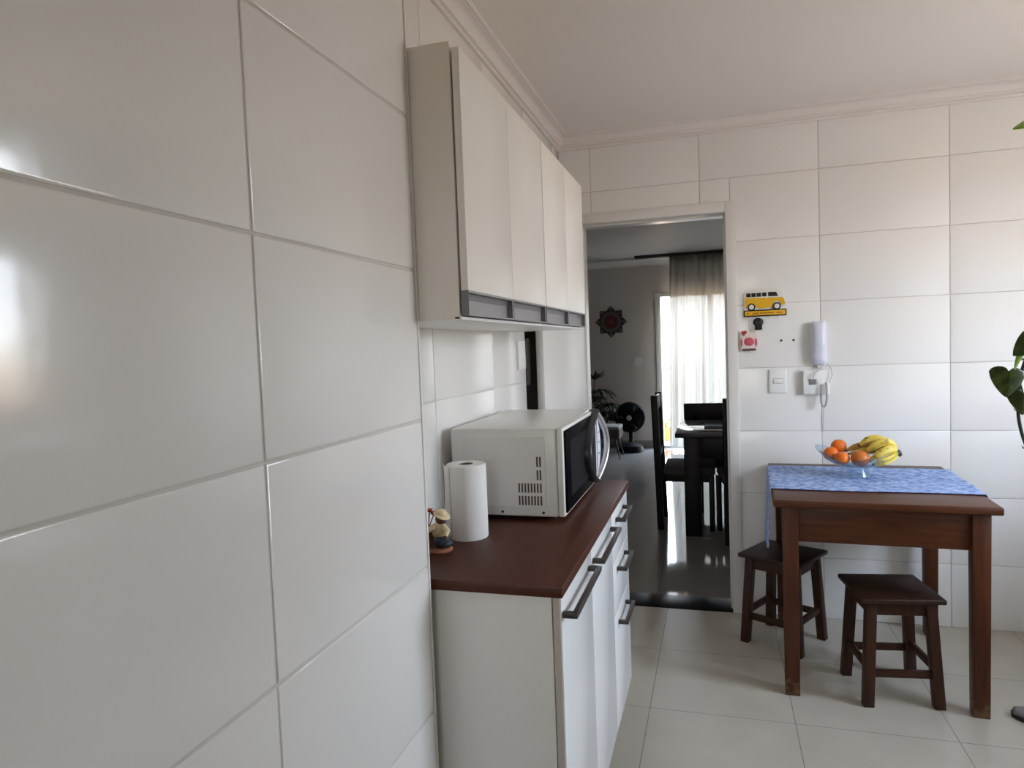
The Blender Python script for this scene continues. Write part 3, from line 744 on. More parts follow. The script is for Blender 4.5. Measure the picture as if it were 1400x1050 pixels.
def banana(tip, mid, m, r=.0165):
    tip = Vector((tip[0] * .95 - .006, tip[1], tip[2] + .004)); mid = Vector((mid[0] * .95 - .006, mid[1], mid[2] + .004)); b = NB(); P = []; Rr = []
    for i in range(19):
        t = i / 18; p = crown * (1 - t) ** 2 + mid * 2 * t * (1 - t) + tip * t * t; P.append(p)
        if t < .12: Rr.append(r * (.40 + .5 * t / .12 * .6))
        elif t < .3: Rr.append(r * (.70 + .30 * (t - .12) / .18))
        elif t < .78: Rr.append(r)
        else: Rr.append(r * (1 - .62 * ((t - .78) / .22) ** 1.5))
    tube(b, P, Rr, n=7)
    o_ = obj('banana', b, m, bb, smooth=50)
    d = (P[-1] - P[-2]).normalized(); b = NB(); tube(b, [P[-1] - d * .001, P[-1] + d * .006, P[-1] + d * .009], [r * .36, r * .3, r * .2], n=7); obj('tip', b, 'banana_tip', o_)
banana((.052, -.068, .080), (.130, -.110, .162), 'banana', .0185)
banana((.060, -.100, .068), (.140, -.120, .092), 'banana', .0170)
banana((.044, -.030, .112), (.135, -.060, .205), 'banana', .0190)
banana((.020, .004, .138), (.100, -.005, .212), 'banana', .0170)
banana((.010, .040, .100), (.110, .050, .170), 'banana', .0170)
banana((-.032, .030, .108), (.060, .060, .158), 'banana_dark', .0150)
banana((-.030, -.012, .100), (.080, .000, .125), 'banana_dark', .0150)
b = NB(); ball(b, crown + Vector((.004, 0, -.002)), .016, (1.1, 1.2, .9), n=16); tube(b, [crown, crown + Vector((.020, 0, -.014))], [.011, .008], n=8); obj('crown', b, 'banana_tip', bb, label='dark green stem end')

# ------------------------------------------------------------------ wall things by the doorway
kh = thing('key_holder', 'yellow and white van shaped key holder on the tiled wall', 'key holder', (.250, 0, 1.645))
def W(x, z): return (x - .250, z - 1.645)
body = [(.148, 1.606), (.146, 1.640), (.147, 1.690), (.160, 1.706), (.180, 1.713), (.240, 1.716), (.300, 1.715), (.318, 1.711), (.329, 1.695), (.341, 1.668), (.348, 1.645), (.349, 1.628), (.340, 1.622), (.200, 1.612)]
# the board is cut on a slight lean like in the hall: the front end sits a little lower
def lean(p): return W(p[0], p[1])
b = NB(); prism(b, [lean(p) for p in body], -.0065, .0, 'y'); vb = obj('van_board', b, 'board_white', kh)
lower = [(.153, 1.672), (.335, 1.668), (.344, 1.645), (.345, 1.632), (.325, 1.628), (.324, 1.640), (.312, 1.652), (.298, 1.650), (.288, 1.638), (.285, 1.620), (.212, 1.615), (.205, 1.628), (.165, 1.628), (.158, 1.618), (.150, 1.622)]
b = NB(); prism(b, [lean(p) for p in lower], -.0085, -.0064, 'y'); obj('body_panel', b, 'van_yellow', vb)
for (x0, x1) in ((.158, .179), (.183, .204), (.208, .230), (.235, .256)):
    b = NB(); x0, z0 = W(x0, 1.676); x1, z1 = W(x1, 1.696); box(b, (x0, -.0085, z0), (x1, -.0064, z1), .001); obj('van_window', b, 'ink', vb)
b = NB(); prism(b, [lean(p) for p in ((.264, 1.676), (.312, 1.675), (.303, 1.697), (.264, 1.698))], -.0085, -.0064, 'y'); obj('van_window', b, 'ink', vb)
for x in (.182, .305):
    xx, zz = W(x, 1.624)
    b = NB(); lathe(b, [(.0, -.012), (.019, -.012), (.0195, -.0062), (0, -.0062)], c=(xx, 0, zz), n=24, axis='y'); w_ = obj('wheel', b, 'ink', vb)
    b = NB(); lathe(b, [(.0, -.0135), (.012, -.0135), (.0125, -.0118), (0, -.0118)], c=(xx, 0, zz), n=20, axis='y'); hb = obj('hubcap', b, 'board_white', w_)
b = NB(); x0, z0 = W(.143, 1.574); x1, z1 = W(.352, 1.609); box(b, (x0, -.008, z0), (x1, 0, z1), .007, 3); sp = obj('sign_board', b, 'ink', kh)
b = NB(); box(b, (x0 + .006, -.0095, z0 + .006), (x1 - .006, -.0075, z1 - .006), .004, 3); si = obj('sign_face', b, 'van_yellow', sp)
b = NB(); zm = (z0 + z1) / 2
def mark(xa, xb, za, zb): box(b, (xa, -.0100, zm + za), (xb, -.0093, zm + zb))
mark(x0 + .016, x0 + .021, -.004, .003); mark(x0 + .022, x0 + .025, -.003, .001)
for k, (w_, h_) in enumerate(((.004, .005), (.006, .003), (.003, .006), (.005, .004))): mark(x0 + .044 + k * .007, x0 + .044 + k * .007 + w_, -h_, h_ - .002)
for k in range(11): mark(x0 + .080 + k * .0062, x0 + .080 + k * .0062 + .0042, -.0032 + .0006 * (k % 3), .0018 + .0008 * ((k * 2) % 3))
for k, (w_, h_) in enumerate(((.006, .004), (.003, .006), (.006, .005), (.005, .003))): mark(x0 + .160 + k * .008, x0 + .160 + k * .008 + w_, -h_ + .001, h_ - .001)
obj('lettering', b, 'ink_red', si, label='worn dark red lettering')
for x in (.168, .213, .262, .310):
    xx, zz = W(x, 1.576); b = NB(); tube(b, [(xx, -.004, zz), (xx, -.006, zz - .008), (xx, -.014, zz - .012), (xx, -.018, zz - .005)], .0014, n=6); obj('hook', b, 'steel', kh)
# skull key fob
sk = thing('key_fob', 'black skull shaped key fob hanging from the van key holder', 'key fob', (.213, -.014, 1.571))
b = NB(); ball(b, (0, 0, -.026), .026, (1, .45, .88), n=20)
b2 = box(b, (-.017, -.009, -.066), (.019, .007, -.040), .004, 2)
obj('skull', b, 'ink', sk)
b = NB()
for x in (-.010, .011): ball(b, (x, -.0105, -.030), .006, (1, .5, 1), n=10)
ball(b, (.001, -.0100, -.042), .003, (1, .5, 1.3), n=8)
obj('face_marks', b, 'dark_plastic', sk)
b = NB(); tube(b, [(.008 * math.cos(a * PI / 8), -.001, .008 * math.sin(a * PI / 8) - .004) for a in range(16)], .0012, n=6, closed=True); obj('ring', b, 'steel', sk)
# felt owl fob
ow = thing('owl_fob', 'pink and white felt owl with red heart hanging below the key holder', 'key fob', (.168, -.014, 1.571))
b = NB(); tube(b, [(0, 0, 0), (-.001, .001, -.03), (-.004, .002, -.065)], .0012, n=6); tube(b, [(-.002, .002, -.068), (.02, 0, -.060), (.036, -.002, -.050)], .001, n=6); obj('cord', b, 'cord_grey', ow)
b = NB(); pts = [(-.040, -.165), (.030, -.160), (.036, -.125), (.034, -.066), (.020, -.078), (-.018, -.080), (-.034, -.066), (-.044, -.110)]
prism(b, pts, -.007, .007, 'y'); obj('owl_body', b, 'felt_white', ow)
b = NB(); ball(b, (-.001, -.007, -.125), .025, (1.0, .25, .88), n=20); obj('belly', b, 'pink', ow)
for x in (-.038, .033): obj('wing', one(ball, (x, -.006, -.128), .009, (.6, .5, 2.6), n=12), 'pink', ow)
b = NB(); box(b, (-.036, -.009, -.172), (.032, .006, -.160), .003); obj('branch', b, 'felt_brown', ow)
b = NB(); ball(b, (-.031, -.009, -.076), .0085, (.9, .5, .9), n=12); ball(b, (-.019, -.009, -.074), .0085, (.9, .5, .9), n=12); prism(b, [(-.039, -.079), (-.012, -.077), (-.027, -.094)], -.012, -.006, 'y'); obj('heart', b, 'red', ow)
# plugs left in the tile
for (x, lab) in ((.324, 'grey wall plug in the tile, the one nearer the key holder'), (.383, 'grey wall plug in the tile, the one nearer the intercom')):
    b = NB(); lathe(b, [(.0, -.003), (.003, -.003), (.0062, -.0015), (.0062, .002), (0, .002)], c=(0, 0, 0), n=14, axis='y'); w_ = obj('wall_plug', b, 'hole'); w_.location = (x, 0, 1.446); tag(w_, lab, 'wall plug', 'wall plugs')
# intercom handset
ic = thing('intercom_handset', 'pale lilac intercom handset mounted on the tiled back wall', 'intercom', (.500, 0, 1.428))
b = NB(); box(b, (-.036, -.020, -.100), (.036, 0, .105), .006, 3); obj('cradle', b, 'white_plastic', ic)
b = NB(); n_ = 26
def hs(u, v):
    z = -.108 + .216 * v; k = 1 - abs(2 * v - 1) ** 5 * .55; a = PI * (u * 1.16 - .08); w_ = .034
    dep = (.030 + .012 * math.cos(2 * PI * v) ** 2 * .5) * k
    return (-w_ * math.cos(a) * (.90 + .10 * k), -.020 - max(0, dep * math.sin(a) ** .6 if math.sin(a) > 0 else 0), z)
grid(b, 20, n_, hs); bmesh.ops.holes_fill(b, edges=b.edges[:]); obj('handset', b, 'lilac_plastic', ic, smooth=60)
b = NB(); box(b, (-.0335, -.0215, -.095), (-.0315, -.0195, .090)); box(b, (.0315, -.0215, -.095), (.0335, -.0195, .090)); obj('seam', b, 'dark_plastic', ic)
b = NB(); box(b, (-.010, -.016, -.128), (.016, -.002, -.100), .003); obj('plug', b, 'white_plastic', ic)
def coil(pts, r, turns):
    P = []; N = turns * 10; pts = [Vector(p) for p in pts]
    cum = [0]
    for i in range(1, len(pts)): cum.append(cum[-1] + (pts[i] - pts[i - 1]).length)
    for i in range(N + 1):
        d = cum[-1] * i / N; k = 0
        while k < len(pts) - 2 and cum[k + 1] < d: k += 1
        t = (d - cum[k]) / max(1e-6, cum[k + 1] - cum[k]); p = pts[k].lerp(pts[k + 1], t); tg = (pts[k + 1] - pts[k]).normalized()
        s_ = tg.cross(Vector((0, 1, 0))).normalized(); q = s_.cross(tg); a = 2 * PI * i / 10
        P.append(p + r * (math.cos(a) * s_ + math.sin(a) * q))
    return P
b = NB()
path = [(.022, -.030, -.106), (.006, -.042, -.126), (-.022, -.042, -.150), (-.040, -.042, -.190)]
tube(b, path, .0022, n=7)
loop = []
for i in range(25):
    t = i / 24; a = PI * t; loop.append((.016 - .020 * math.cos(a) * (.60 + .40 * math.sin(a)), -.042, -.212 - .110 * math.sin(a) ** .8 + (.01 if t > .9 else 0)))
tube(b, coil(loop, .0046, 40), .0016, n=5)
tube(b, [(.040, -.042, -.202), (.056, -.040, -.165), (.050, -.034, -.125), (.030, -.030, -.104)], .002, n=6)
tube(b, [(.016, -.036, -.318), (.017, -.010, -.36), (.017, -.003, -.455)], .0012, n=5)
obj('coiled_cord', b, 'cord_grey', ic)
# junction plate behind the cord
jp = thing('outlet_plate', 'white outlet plate standing off the wall under the intercom handset', 'outlet', (.484, 0, 1.229))
b = NB(); box(b, (-.062, -.030, -.062), (.062, -.012, .062), .004, 3); obj('plate', b, 'white_plastic', jp)
b = NB(); box(b, (-.045, -.012, -.048), (.055, 0, .048), .004); obj('wall_box', b, 'white_plastic', jp)
b = NB(); box(b, (-.036, -.0312, -.012), (-.002, -.0295, .016), .001); obj('slot', b, 'grey_plastic_and_shade', jp, label='dark open module slot')
b = NB(); box(b, (.002, -.0330, -.012), (.034, -.0295, .016), .002); obj('switch_rocker', b, 'white_plastic', jp)
# light switch
ls = thing('light_switch', 'white single light switch plate to the left of the intercom cord', 'switch', (.304, 0, 1.2365))
b = NB(); box(b, (-.043, -.009, -.061), (.043, 0, .061), .004, 3); obj('plate', b, 'white_plastic', ls)
b = NB(); box(b, (-.022, -.0125, -.010), (.022, -.0085, .013), .002); box(b, (-.0245, -.0095, -.0125), (.0245, -.0088, .0155), mi=1); obj('switch_rocker', b, ['white_plastic', 'cord_grey'], ls)

# ------------------------------------------------------------------ pothos on the right
PH = Vector((1.02, -1.80, 1.80))
hp = thing('hanging_pothos', 'trailing green pothos plant hanging at the right edge of the kitchen', 'plant', PH)
b = NB(); lathe(b, [(.0, 0), (.075, 0), (.105, .14), (.112, .145), (.112, .16), (.102, .16), (.095, .135), (0, .13)], n=32); obj('pot', b, 'pot', hp)
b = NB(); lathe(b, [(0, .142), (.097, .136)], n=24, cap=False); obj('soil', b, 'soil', hp)
b = NB()
for k in range(3):
    a = k * 2 * PI / 3 + .4; tube(b, [(.108 * math.cos(a), .108 * math.sin(a), .15), (0, 0, .62)], .0015, n=6)
tube(b, [(0, 0, .62), (0, 0, CH - PH.z + .002)], .003, n=6); obj('hanger_cord', b, 'cord_grey', hp)
def P_(x, y, z): return Vector((x, y, z)) - PH
stem_pts = [P_(.945, -1.80, 1.945), P_(.90, -1.80, 1.955), P_(.858, -1.80, 1.90), P_(.840, -1.80, 1.78), P_(.805, -1.80, 1.60), P_(.752, -1.80, 1.438), P_(.728, -1.80, 1.375), P_(.719, -1.80, 1.330), P_(.715, -1.80, 1.27), P_(.719, -1.80, 1.22), P_(.735, -1.80, 1.165), P_(.765, -1.80, 1.125)]
def smoothp(p, n=5):
    out = []
    for i in range(len(p) - 1):
        p0, p1, p2, p3 = p[max(i - 1, 0)], p[i], p[i + 1], p[min(i + 2, len(p) - 1)]
        for k in range(n):
            t = k / n; out.append(.5 * ((2 * p1) + (-p0 + p2) * t + (2 * p0 - 5 * p1 + 4 * p2 - p3) * t * t + (-p0 + 3 * p1 - 3 * p2 + p3) * t ** 3))
    out.append(p[-1]); return out
b = NB(); tube(b, smoothp(stem_pts), .0042, n=8)
for q in (P_(.730, -1.80, 1.388), P_(.716, -1.80, 1.262), P_(.733, -1.80, 1.168)):
    tube(b, [q, q + Vector((.012, -.004, -.006)), q + Vector((.020, -.004, -.002))], [.002, .0016, .0008], n=5)
    tube(b, [q, q + Vector((-.008, -.003, -.004)), q + Vector((-.011, -.003, .002))], [.002, .0016, .0008], n=5)
obj('vine', b, 'stem', hp)
def heart_leaf(base, tip, width, normal, m, petiole=None, cup=.10, fold=0.0):
    base = Vector(base); tip = Vector(tip); ax = tip - base; L = ax.length; ax.normalize(); nn = Vector(normal); nn = (nn - nn.dot(ax) * ax).normalized(); sd = ax.cross(nn)
    b = NB(); NU, NV = 10, 16
    def fn(u, v):
        s_ = (v - .5) * 2; a_ = abs(s_)
        lo = -.20 * max(0, 1 - (2 * a_ - 1) ** 2) ** .6; hi = max(0, 1 - a_ ** 1.25) ** .72
        if a_ > .999: lo = hi = 0
        t = lo + (hi - lo) * u
        return base + ax * (t * L) + sd * (s_ * width / 2) + nn * (-cup * width * s_ * s_ + fold * width * a_ - .05 * L * math.sin(PI * max(0, t)))
    grid(b, NU, NV, fn)
    o_ = obj('leaf', b, m, hp, smooth=80, solid=.0012)
    if petiole is not None:
        b = NB(); q = Vector(petiole); tube(b, [q, (q + base) / 2 + Vector((0, 0, .008)), base], .0018, n=6); obj('leaf_stalk', b, 'stem', o_)
heart_leaf(P_(.690, -1.815, 1.356), P_(.677, -1.835, 1.294), .076, (-.10, -.97, .15), 'leaf_dark', P_(.724, -1.80, 1.352), fold=-.12)
heart_leaf(P_(.716, -1.825, 1.302), P_(.706, -1.848, 1.252), .064, (.1, -.95, .2), 'leaf_dark', P_(.718, -1.80, 1.322), cup=.2)
heart_leaf(P_(.742, -1.82, 1.435), P_(.690, -1.84, 1.395), .060, (.1, -.8, .5), 'leaf_dark', P_(.765, -1.80, 1.475))
heart_leaf(P_(.722, -1.81, 1.408), P_(.696, -1.83, 1.358), .018, (.3, -.9, .2), 'leaf_light', P_(.745, -1.80, 1.43))
heart_leaf(P_(.793, -1.80, 1.985), P_(.692, -1.83, 1.937), .085, (.15, -.45, .95), 'leaf_light', P_(.90, -1.80, 1.955))
heart_leaf(P_(.80, -1.82, 1.19), P_(.77, -1.86, 1.11), .07, (.1, -.9, .2), 'leaf_dark', P_(.755, -1.80, 1.13))
for k in range(9):
    a = k * 2.3; r = .13 + .03 * (k % 3)
    heart_leaf((.08 * math.cos(a), .08 * math.sin(a), .19), (max(-.10, r * math.cos(a)) if math.cos(a) < 0 else r * math.cos(a), r * math.sin(a), .17 - .03 * (k % 2)), .08, (0, 0, 1), 'leaf_dark' if k % 3 else 'leaf_light', (.05 * math.cos(a), .05 * math.sin(a), .14))

# slipper at the right edge of the floor
sl = thing('slipper', 'dark grey patterned slipper on the floor tiles at the right edge', 'slipper', (1.105, -.865, 0), math.radians(-28))
def slip_out(k=1.0, n=28):
    P = []
    for i in range(n):
        a = 2 * PI * i / n; x = .13 * math.cos(a); w_ = .046 - .006 * math.cos(a + .3); P.append((x * k + .06, w_ * math.sin(a) * k))
    return P
b = NB(); prism(b, slip_out(), 0, .018, 'z'); obj('sole', b, 'slip_dark', sl)
b = NB()
def up(u, v):
    a = PI * v; x = -.062 + u * .11; w_ = .044 * math.sqrt(max(0.02, 1 - ((x - .06) / .132) ** 2))
    return (x, -w_ * math.cos(a), .016 + (.015 + .030 * u) * math.sin(a) ** .7)
grid(b, 12, 14, up); obj('upper', b, 'slip_grey', sl, solid=.004, label='mottled grey upper')

# ------------------------------------------------------------------ living room
# dining table
dt = thing('dining_table', 'black dining table seen through the doorway', 'table', (.27, 1.85, 0))
TT = .78
obj('tabletop', one(box, (-.575, -.445, TT - .035), (.575, .445, TT), .004), 'black_top', dt)
for (x, y) in ((-.48, -.36), (.48, -.36), (-.48, .36), (.48, .36)): obj('leg', one(box, (x - (.035 if x < 0 else .085), y - .06, 0), (x + (.085 if x < 0 else .035), y + .06, TT - .035), .004), 'black_wood', dt)
for y in (-.36, .36): obj('apron', one(box, (-.445, y - .012, TT - .19), (.445, y + .012, TT - .035), .002), 'black_wood', dt)
pm = thing('placemat', 'dark woven placemat on the black dining table', 'placemat', (.10, 1.83, TT))
obj('mat', one(box, (-.20, -.17, 0), (.32, .17, .004), .001), 'placemat', pm)
obj('stripe', one(box, (-.20, -.01, .0035), (.32, .05, .0045)), 'ink', pm)
# dining chairs
def dining_chair(label, loc, rz, head=False):
    """front of the chair looks along +y in its own frame"""
    c = thing('dining_chair', label, 'chair', loc, rz, 'black dining chairs in the living room')
    w, d = .205, .20; H = 1.05
    for sx in (-1, 1):
        b = NB(); vs = box(b, (sx * w - .019, -d - .028, 0), (sx * w + .019, -d + .022, H), .004)
        for v in vs:
            if v.co.z > .45: v.co.y -= (v.co.z - .45) * .05
        obj('leg', b, 'black_wood', c)
        obj('leg', one(box, (sx * w - .019, d - .038, 0), (sx * w + .019, d, .43), .004), 'black_wood', c)
    obj('seat_frame', one(box, (-w + .019, -d + .02, .375), (w - .019, d - .005, .435), .003), 'black_wood', c)
    obj('seat', one(box, (-w - .012, -d + .024, .435), (w + .012, d + .012, .495), .018, 3), 'seat_cloth', c)
    b = NB(); box(b, (-w + .019, -d - .040, .93), (w - .019, -d - .012, 1.04), .006); box(b, (-w + .019, -d - .026, .56), (w - .019, -d - .002, .61), .004)
    obj('back_rail', b, 'black_wood', c)
    for k in range(4):
        x = -.12 + k * .08; b = NB(); vs = box(b, (x - .022, -d - .018, .60), (x + .022, -d - .006, .94), .003)
        for v in vs: v.co.y -= (v.co.z - .45) * .04
        obj('slat', b, 'black_wood', c)
    return c
c1 = dining_chair('black dining chair at the left side of the dining table, side on to the doorway', (-.234, 1.800, 0), math.radians(-90))
copy_tree(c1, (.228, 1.485, 0), math.radians(8), 'black dining chair at the near end of the dining table beside the door jamb')
# far end chair with a broad rounded back panel
c3 = thing('dining_chair', 'black chair with a broad rounded back panel at the far end of the dining table', 'chair', (-.03, 2.90, 0), 0, 'black dining chairs in the living room')
b = NB(); box(b, (-.275, .0, .685), (.33, .035, .870), .035, 4); obj('backrest', b, 'black_wood', c3)
b = NB(); box(b, (-.25, .004, .30), (.29, .034, .60), .012, 3); obj('reflection_blocker', b, 'black_wood', c3)  # hidden panel added to block the bright curtain's reflection in the floor
for x in (-.17, .21):
    obj('leg', one(box, (x - .018, .0, 0), (x + .018, .030, .76), .004), 'black_wood', c3); obj('leg', one(box, (x - .018, -.40, 0), (x + .018, -.365, .43), .004), 'black_wood', c3)
obj('seat', one(box, (-.21, -.41, .43), (.25, -.002, .48), .015, 3), 'seat_cloth', c3); obj('seat_frame', one(box, (-.20, -.36, .32), (.24, -.002, .43), .004), 'black_wood', c3)  # hidden skirt made deep to cut the same floor reflection
# floor fan
fn_ = thing('floor_fan', 'black round floor fan against the living room wall', 'fan', (-1.125, 5.47, 0))
FZc = .470; FR = .196
b = NB(); lathe(b, [(.0, 0), (.165, 0), (.17, .03), (.15, .085), (.09, .115), (.03, .13), (0, .13)], n=32); obj('base', b, 'fan_black', fn_)
b = NB(); tube(b, [(0, .05, .10), (0, .06, .22), (0, .06, FZc)], .032, n=12); obj('stand', b, 'fan_black', fn_)
b = NB(); lathe(b, [(.0, -.02), (.055, -.02), (.065, .02), (.05, .10), (0, .12)], c=(0, 0, FZc), n=24, axis='y'); obj('motor', b, 'fan_black', fn_)
for k in range(3):
    b = NB(); a0 = k * 2 * PI / 3
    def bl(u, v): 
        r = .04 + .140 * u; a = a0 + (v - .5) * (1.95 - .1 * u); return (r * math.cos(a), -.05 + .05 * (v - .5), FZc + r * math.sin(a))
    grid(b, 8, 8, bl); obj('blade', b, 'fan_black', fn_, solid=.003)
b = NB()
for y, rr in ((-.085, .97), (-.02, 1.0)):
    tube(b, [(FR * rr * math.cos(2 * PI * k / 48), y, FZc + FR * rr * math.sin(2 * PI * k / 48)) for k in range(48)], .010, n=8, closed=True)
for k in range(96):
    a = 2 * PI * k / 96; ca, sa = math.cos(a), math.sin(a)
    tube(b, [(.035 * ca, -.115, FZc + .035 * sa), (.14 * ca, -.108, FZc + .14 * sa), (FR * .97 * ca, -.085, FZc + FR * .97 * sa)], .0022, n=4)
    tube(b, [(.06 * ca, .035, FZc + .06 * sa), (.15 * ca, .02, FZc + .15 * sa), (FR * ca, -.02, FZc + FR * sa)], .0028, n=4)
for r in (.08, .14, .18): tube(b, [(r * math.cos(2 * PI * k / 40), -.112 + .02 * (r / .2) ** 2, FZc + r * math.sin(2 * PI * k / 40)) for k in range(40)], .0015, n=4, closed=True)
obj('grille', b, 'fan_black', fn_)
b = NB(); lathe(b, [(0, -.122), (.034, -.122), (.040, -.112), (0, -.110)], c=(0, 0, FZc), n=24, axis='y'); obj('badge', b, 'silver', fn_, label='silver centre badge')
# ottoman stool
ot = thing('ottoman_stool', 'grey upholstered stool with thin black legs in front of the palm', 'stool', (-1.38, 5.0, 0))
b = NB(); box(b, (-.19, -.19, .25), (.19, .19, .40), .028, 4); obj('seat', b, 'seat_cloth', ot)
b = NB(); box(b, (-.192, -.192, .372), (.192, .192, .415), .02, 3); obj('cushion', b, 'ottoman_cloth', ot)
for (x, y) in ((-1, -1), (1, -1), (-1, 1), (1, 1)): obj('leg', one(tube, [(x * .13, y * .13, .26), (x * .19, y * .19, 0)], [.011, .008], n=8), 'black_metal', ot)
# palm
pp = thing('potted_palm', 'dark leafy palm in a pot in the corner behind the grey stool', 'plant', (-1.66, 5.54, 0))
b = NB(); lathe(b, [(.0, 0), (.11, 0), (.15, .26), (.155, .28), (.14, .28), (.13, .25), (0, .25)], n=28); obj('pot', b, 'dark_plastic', pp)
b = NB(); lathe(b, [(0, .262), (.133, .255)], n=20, cap=False); obj('soil', b, 'soil', pp)
def fan_leaf(top, spread, nl, ln, droop):
    top = Vector(top); b = NB()
    for k in range(nl):
        a = 2 * PI * k / nl + random.random() * .4; d = Vector((math.cos(a), math.sin(a) * .8, .25 + .5 * random.random())).normalized(); l = ln * (.75 + .5 * random.random())
        side = d.cross(Vector((0, 0, 1))).normalized(); w_ = .013
        def f(u, v): 
            s_ = (v - .5) * 2; return top + d * (l * u) + Vector((0, 0, -droop * l * u * u)) + side * (s_ * w_ * 1.7 * (math.sin(PI * min(1, u * .9 + .1)) ** .6 + .05))
        grid(b, 7, 2, f)
    o_ = obj('frond', b, 'plant_dark', pp, solid=.001)
    b = NB(); tube(b, smoothp([Vector((random.uniform(-.03, .03), random.uniform(-.03, .03), .25)), Vector((top.x * .4, top.y * .4, .25 + (top.z - .25) * .6)), top], 5), .006, n=6); obj('cane', b, 'stem', o_)
fan_leaf((.060, -.02, .985), 1, 9, .20, -.1)
for (x, y, z) in ((-.05, 0, .80), (.16, -.06, .78), (.26, .02, .70), (.06, -.10, .62), (.24, -.10, .58), (-.16, .0, .66), (.30, .02, .66), (.12, .05, .88), (.33, -.08, .50), (.0, -.12, .50), (.20, .06, .55), (-.12, -.10, .80)):
    fan_leaf((x * .8, y, z - .06), 1, 14, .26, .75)
# mandala on the wall
md = thing('mandala', 'dark carved wall mandala with red centre on the living room wall', 'wall decoration', (-1.400, YL1 + .003, 1.773))
def star(n, r0, r1, ph=0, sub=8):
    P = []
    for i in range(n * sub):
        t = (i % sub) / sub; a = 2 * PI * i / (n * sub) + ph; k = abs(2 * t - 1); P.append(((r0 + (r1 - r0) * k ** 1.3) * math.cos(a), (r0 + (r1 - r0) * k ** 1.3) * math.sin(a)))
    return P
b = NB(); prism(b, star(8, .165, .222, PI / 2), -.010, 0, 'y'); obj('outer_petals', b, 'mandala_dark', md)
for k in range(8):
    a = k * PI / 4 + PI / 2; b = NB(); ball(b, (.180 * math.cos(a), -.010, .180 * math.sin(a)), .024, (1, .3, 1), n=12); obj('petal_boss', b, 'mandala_gold' if k == 2 else 'mandala_grey', md)
b = NB(); prism(b, star(16, .140, .155, 0), -.016, -.008, 'y'); obj('middle_ring', b, 'mandala_grey', md)
b = NB(); prism(b, star(16, .088, .104, 0), -.021, -.014, 'y'); obj('inner_rosette', b, 'mandala_red', md)
b = NB(); lathe(b, [(.034, -.026), (.034, -.020), (.022, -.020), (.022, -.026), (.034, -.026)], n=28, axis='y', cap=False); ball(b, (0, -.02, 0), .012, (1, .5, 1), n=12); obj('centre_ring', b, 'mandala_pink', md)
# living room switch
lw = thing('light_switch', 'grey-white light switch on the living room wall beside the balcony door', 'switch', (-1.045, YL1, 1.205))
obj('plate', one(box, (-.058, -.009, -.062), (.058, 0, .062), .003), 'white_plastic', lw)
bm = NB()
for x in (-.022, .022): box(bm, (x - .018, -.0115, -.028), (x + .018, -.0085, .028), .002)
obj('switch_rocker', bm, 'white_plastic', lw)
# curtain and rail
rl = obj('curtain_rail', one(box, (-1.02, 5.56, 2.596), (2.30, 5.70, 2.631), .003), 'rail'); tag(rl, 'dark curtain rail fixed along the living room ceiling', 'curtain rail')
cu = thing('curtain', 'sheer cream curtain hanging in folds before the balcony door', 'curtain', (.70, 5.63, 2.5940))
bm = NB()
def cf(u, v):
    x = -1.265 + u * 2.02; ph = u * 2 * PI * 22
    amp = .028 + .012 * math.sin(u * 37)
    return (x - .06 * v * (1 - u) * .9, amp * math.sin(ph + .5 * math.sin(u * 61)) * (.55 + .45 * v), -v * 2.545)
grid(bm, 420, 14, cf); obj('panel', bm, 'sheer', cu, smooth=80)
bm = NB(); grid(bm, 420, 1, lambda u, v: (-1.265 + u * 2.02, (.028 + .012 * math.sin(u * 37)) * math.sin(u * 2 * PI * 22 + .5 * math.sin(u * 61)) * .55 - .003, .001 - v * .09)); obj('heading_tape', bm, 'sheer', cu, smooth=80)

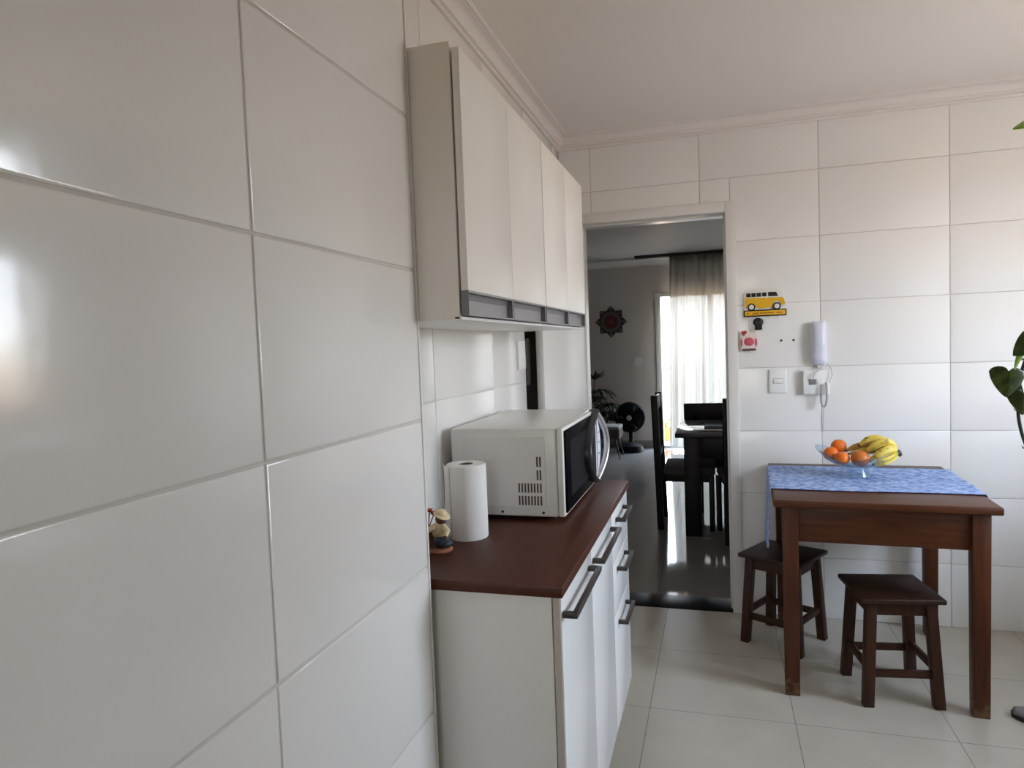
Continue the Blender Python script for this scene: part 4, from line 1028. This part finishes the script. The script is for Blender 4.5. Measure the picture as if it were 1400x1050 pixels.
# ------------------------------------------------------------------ world, lights, camera
wd = bpy.data.worlds.new('World'); SC.world = wd; wd.use_nodes = True
nt = wd.node_tree; bg = nt.nodes['Background']; L = nt.links
tc = nt.nodes.new('ShaderNodeTexCoord'); sp = nt.nodes.new('ShaderNodeSeparateXYZ'); L.new(tc.outputs['Generated'], sp.inputs[0])
mr = nt.nodes.new('ShaderNodeMapRange'); mr.inputs['From Min'].default_value = -1; mr.inputs['From Max'].default_value = 1; L.new(sp.outputs['Z'], mr.inputs['Value'])
cr = nt.nodes.new('ShaderNodeValToRGB'); e = cr.color_ramp.elements
e[0].position = 0; e[0].color = (.26, .20, .145, 1); e[1].position = 1; e[1].color = (.62, .80, 1.05, 1)
for p, c in ((.47, (.28, .21, .155, 1)), (.50, (.66, .60, .52, 1)), (.53, (.90, .97, 1.04, 1)), (.70, (.74, .88, 1.08, 1))):
    k = e.new(p); k.color = c
L.new(mr.outputs[0], cr.inputs[0]); L.new(cr.outputs[0], bg.inputs['Color']); bg.inputs['Strength'].default_value = 26

def portal(name, loc, rot, sx, sy):
    l = bpy.data.lights.new(name, 'AREA'); l.shape = 'RECTANGLE'; l.size = sx; l.size_y = sy; l.cycles.is_portal = True
    o_ = bpy.data.objects.new(name, l); COL.objects.link(o_); o_.location = loc; o_.rotation_euler = rot
portal('daylight_portal_kitchen', (XRIGHT + .075, (WY0 + WY1) / 2, (WZ0 + WZ1) / 2), (0, math.radians(90), 0), WZ1 - WZ0, WY1 - WY0)
portal('fill_window_portal', ((FX0 + FX1) / 2, YFRONT - .095, (FZ0 + FZ1) / 2), (math.radians(90), 0, 0), FX1 - FX0, FZ1 - FZ0)  # samples sky through the added fill window
portal('daylight_portal_balcony', ((WLX0 + WLX1) / 2, YL1 + .14, WLZ / 2), (math.radians(-90), 0, 0), WLX1 - WLX0, WLZ)

cam = bpy.data.cameras.new('Camera'); co = bpy.data.objects.new('Camera', cam); COL.objects.link(co)
cam.sensor_fit = 'HORIZONTAL'; cam.sensor_width = 36; cam.lens = 36 * 933.8353 / 1400; cam.clip_start = .02
r = Vector((0.95775693, 0.28506994, -0.03790513)); u = Vector((0.02123472, 0.06134454, 0.99789074)); f = Vector((-0.28679393, 0.95654168, -0.05269977))
co.matrix_world = Matrix(((r.x, u.x, -f.x, 0.0), (r.y, u.y, -f.y, -3.7743), (r.z, u.z, -f.z, 1.4604), (0, 0, 0, 1)))
SC.camera = co

vs = SC.view_settings
vs.view_transform = 'Standard'; vs.look = 'None'; vs.exposure = 0.12; vs.gamma = 1; vs.use_curve_mapping = False
cy_ = SC.cycles
cy_.max_bounces = 14; cy_.diffuse_bounces = 7; cy_.glossy_bounces = 5; cy_.transmission_bounces = 10; cy_.transparent_max_bounces = 16
cy_.use_denoising = True; cy_.sample_clamp_indirect = 6; cy_.blur_glossy = .5
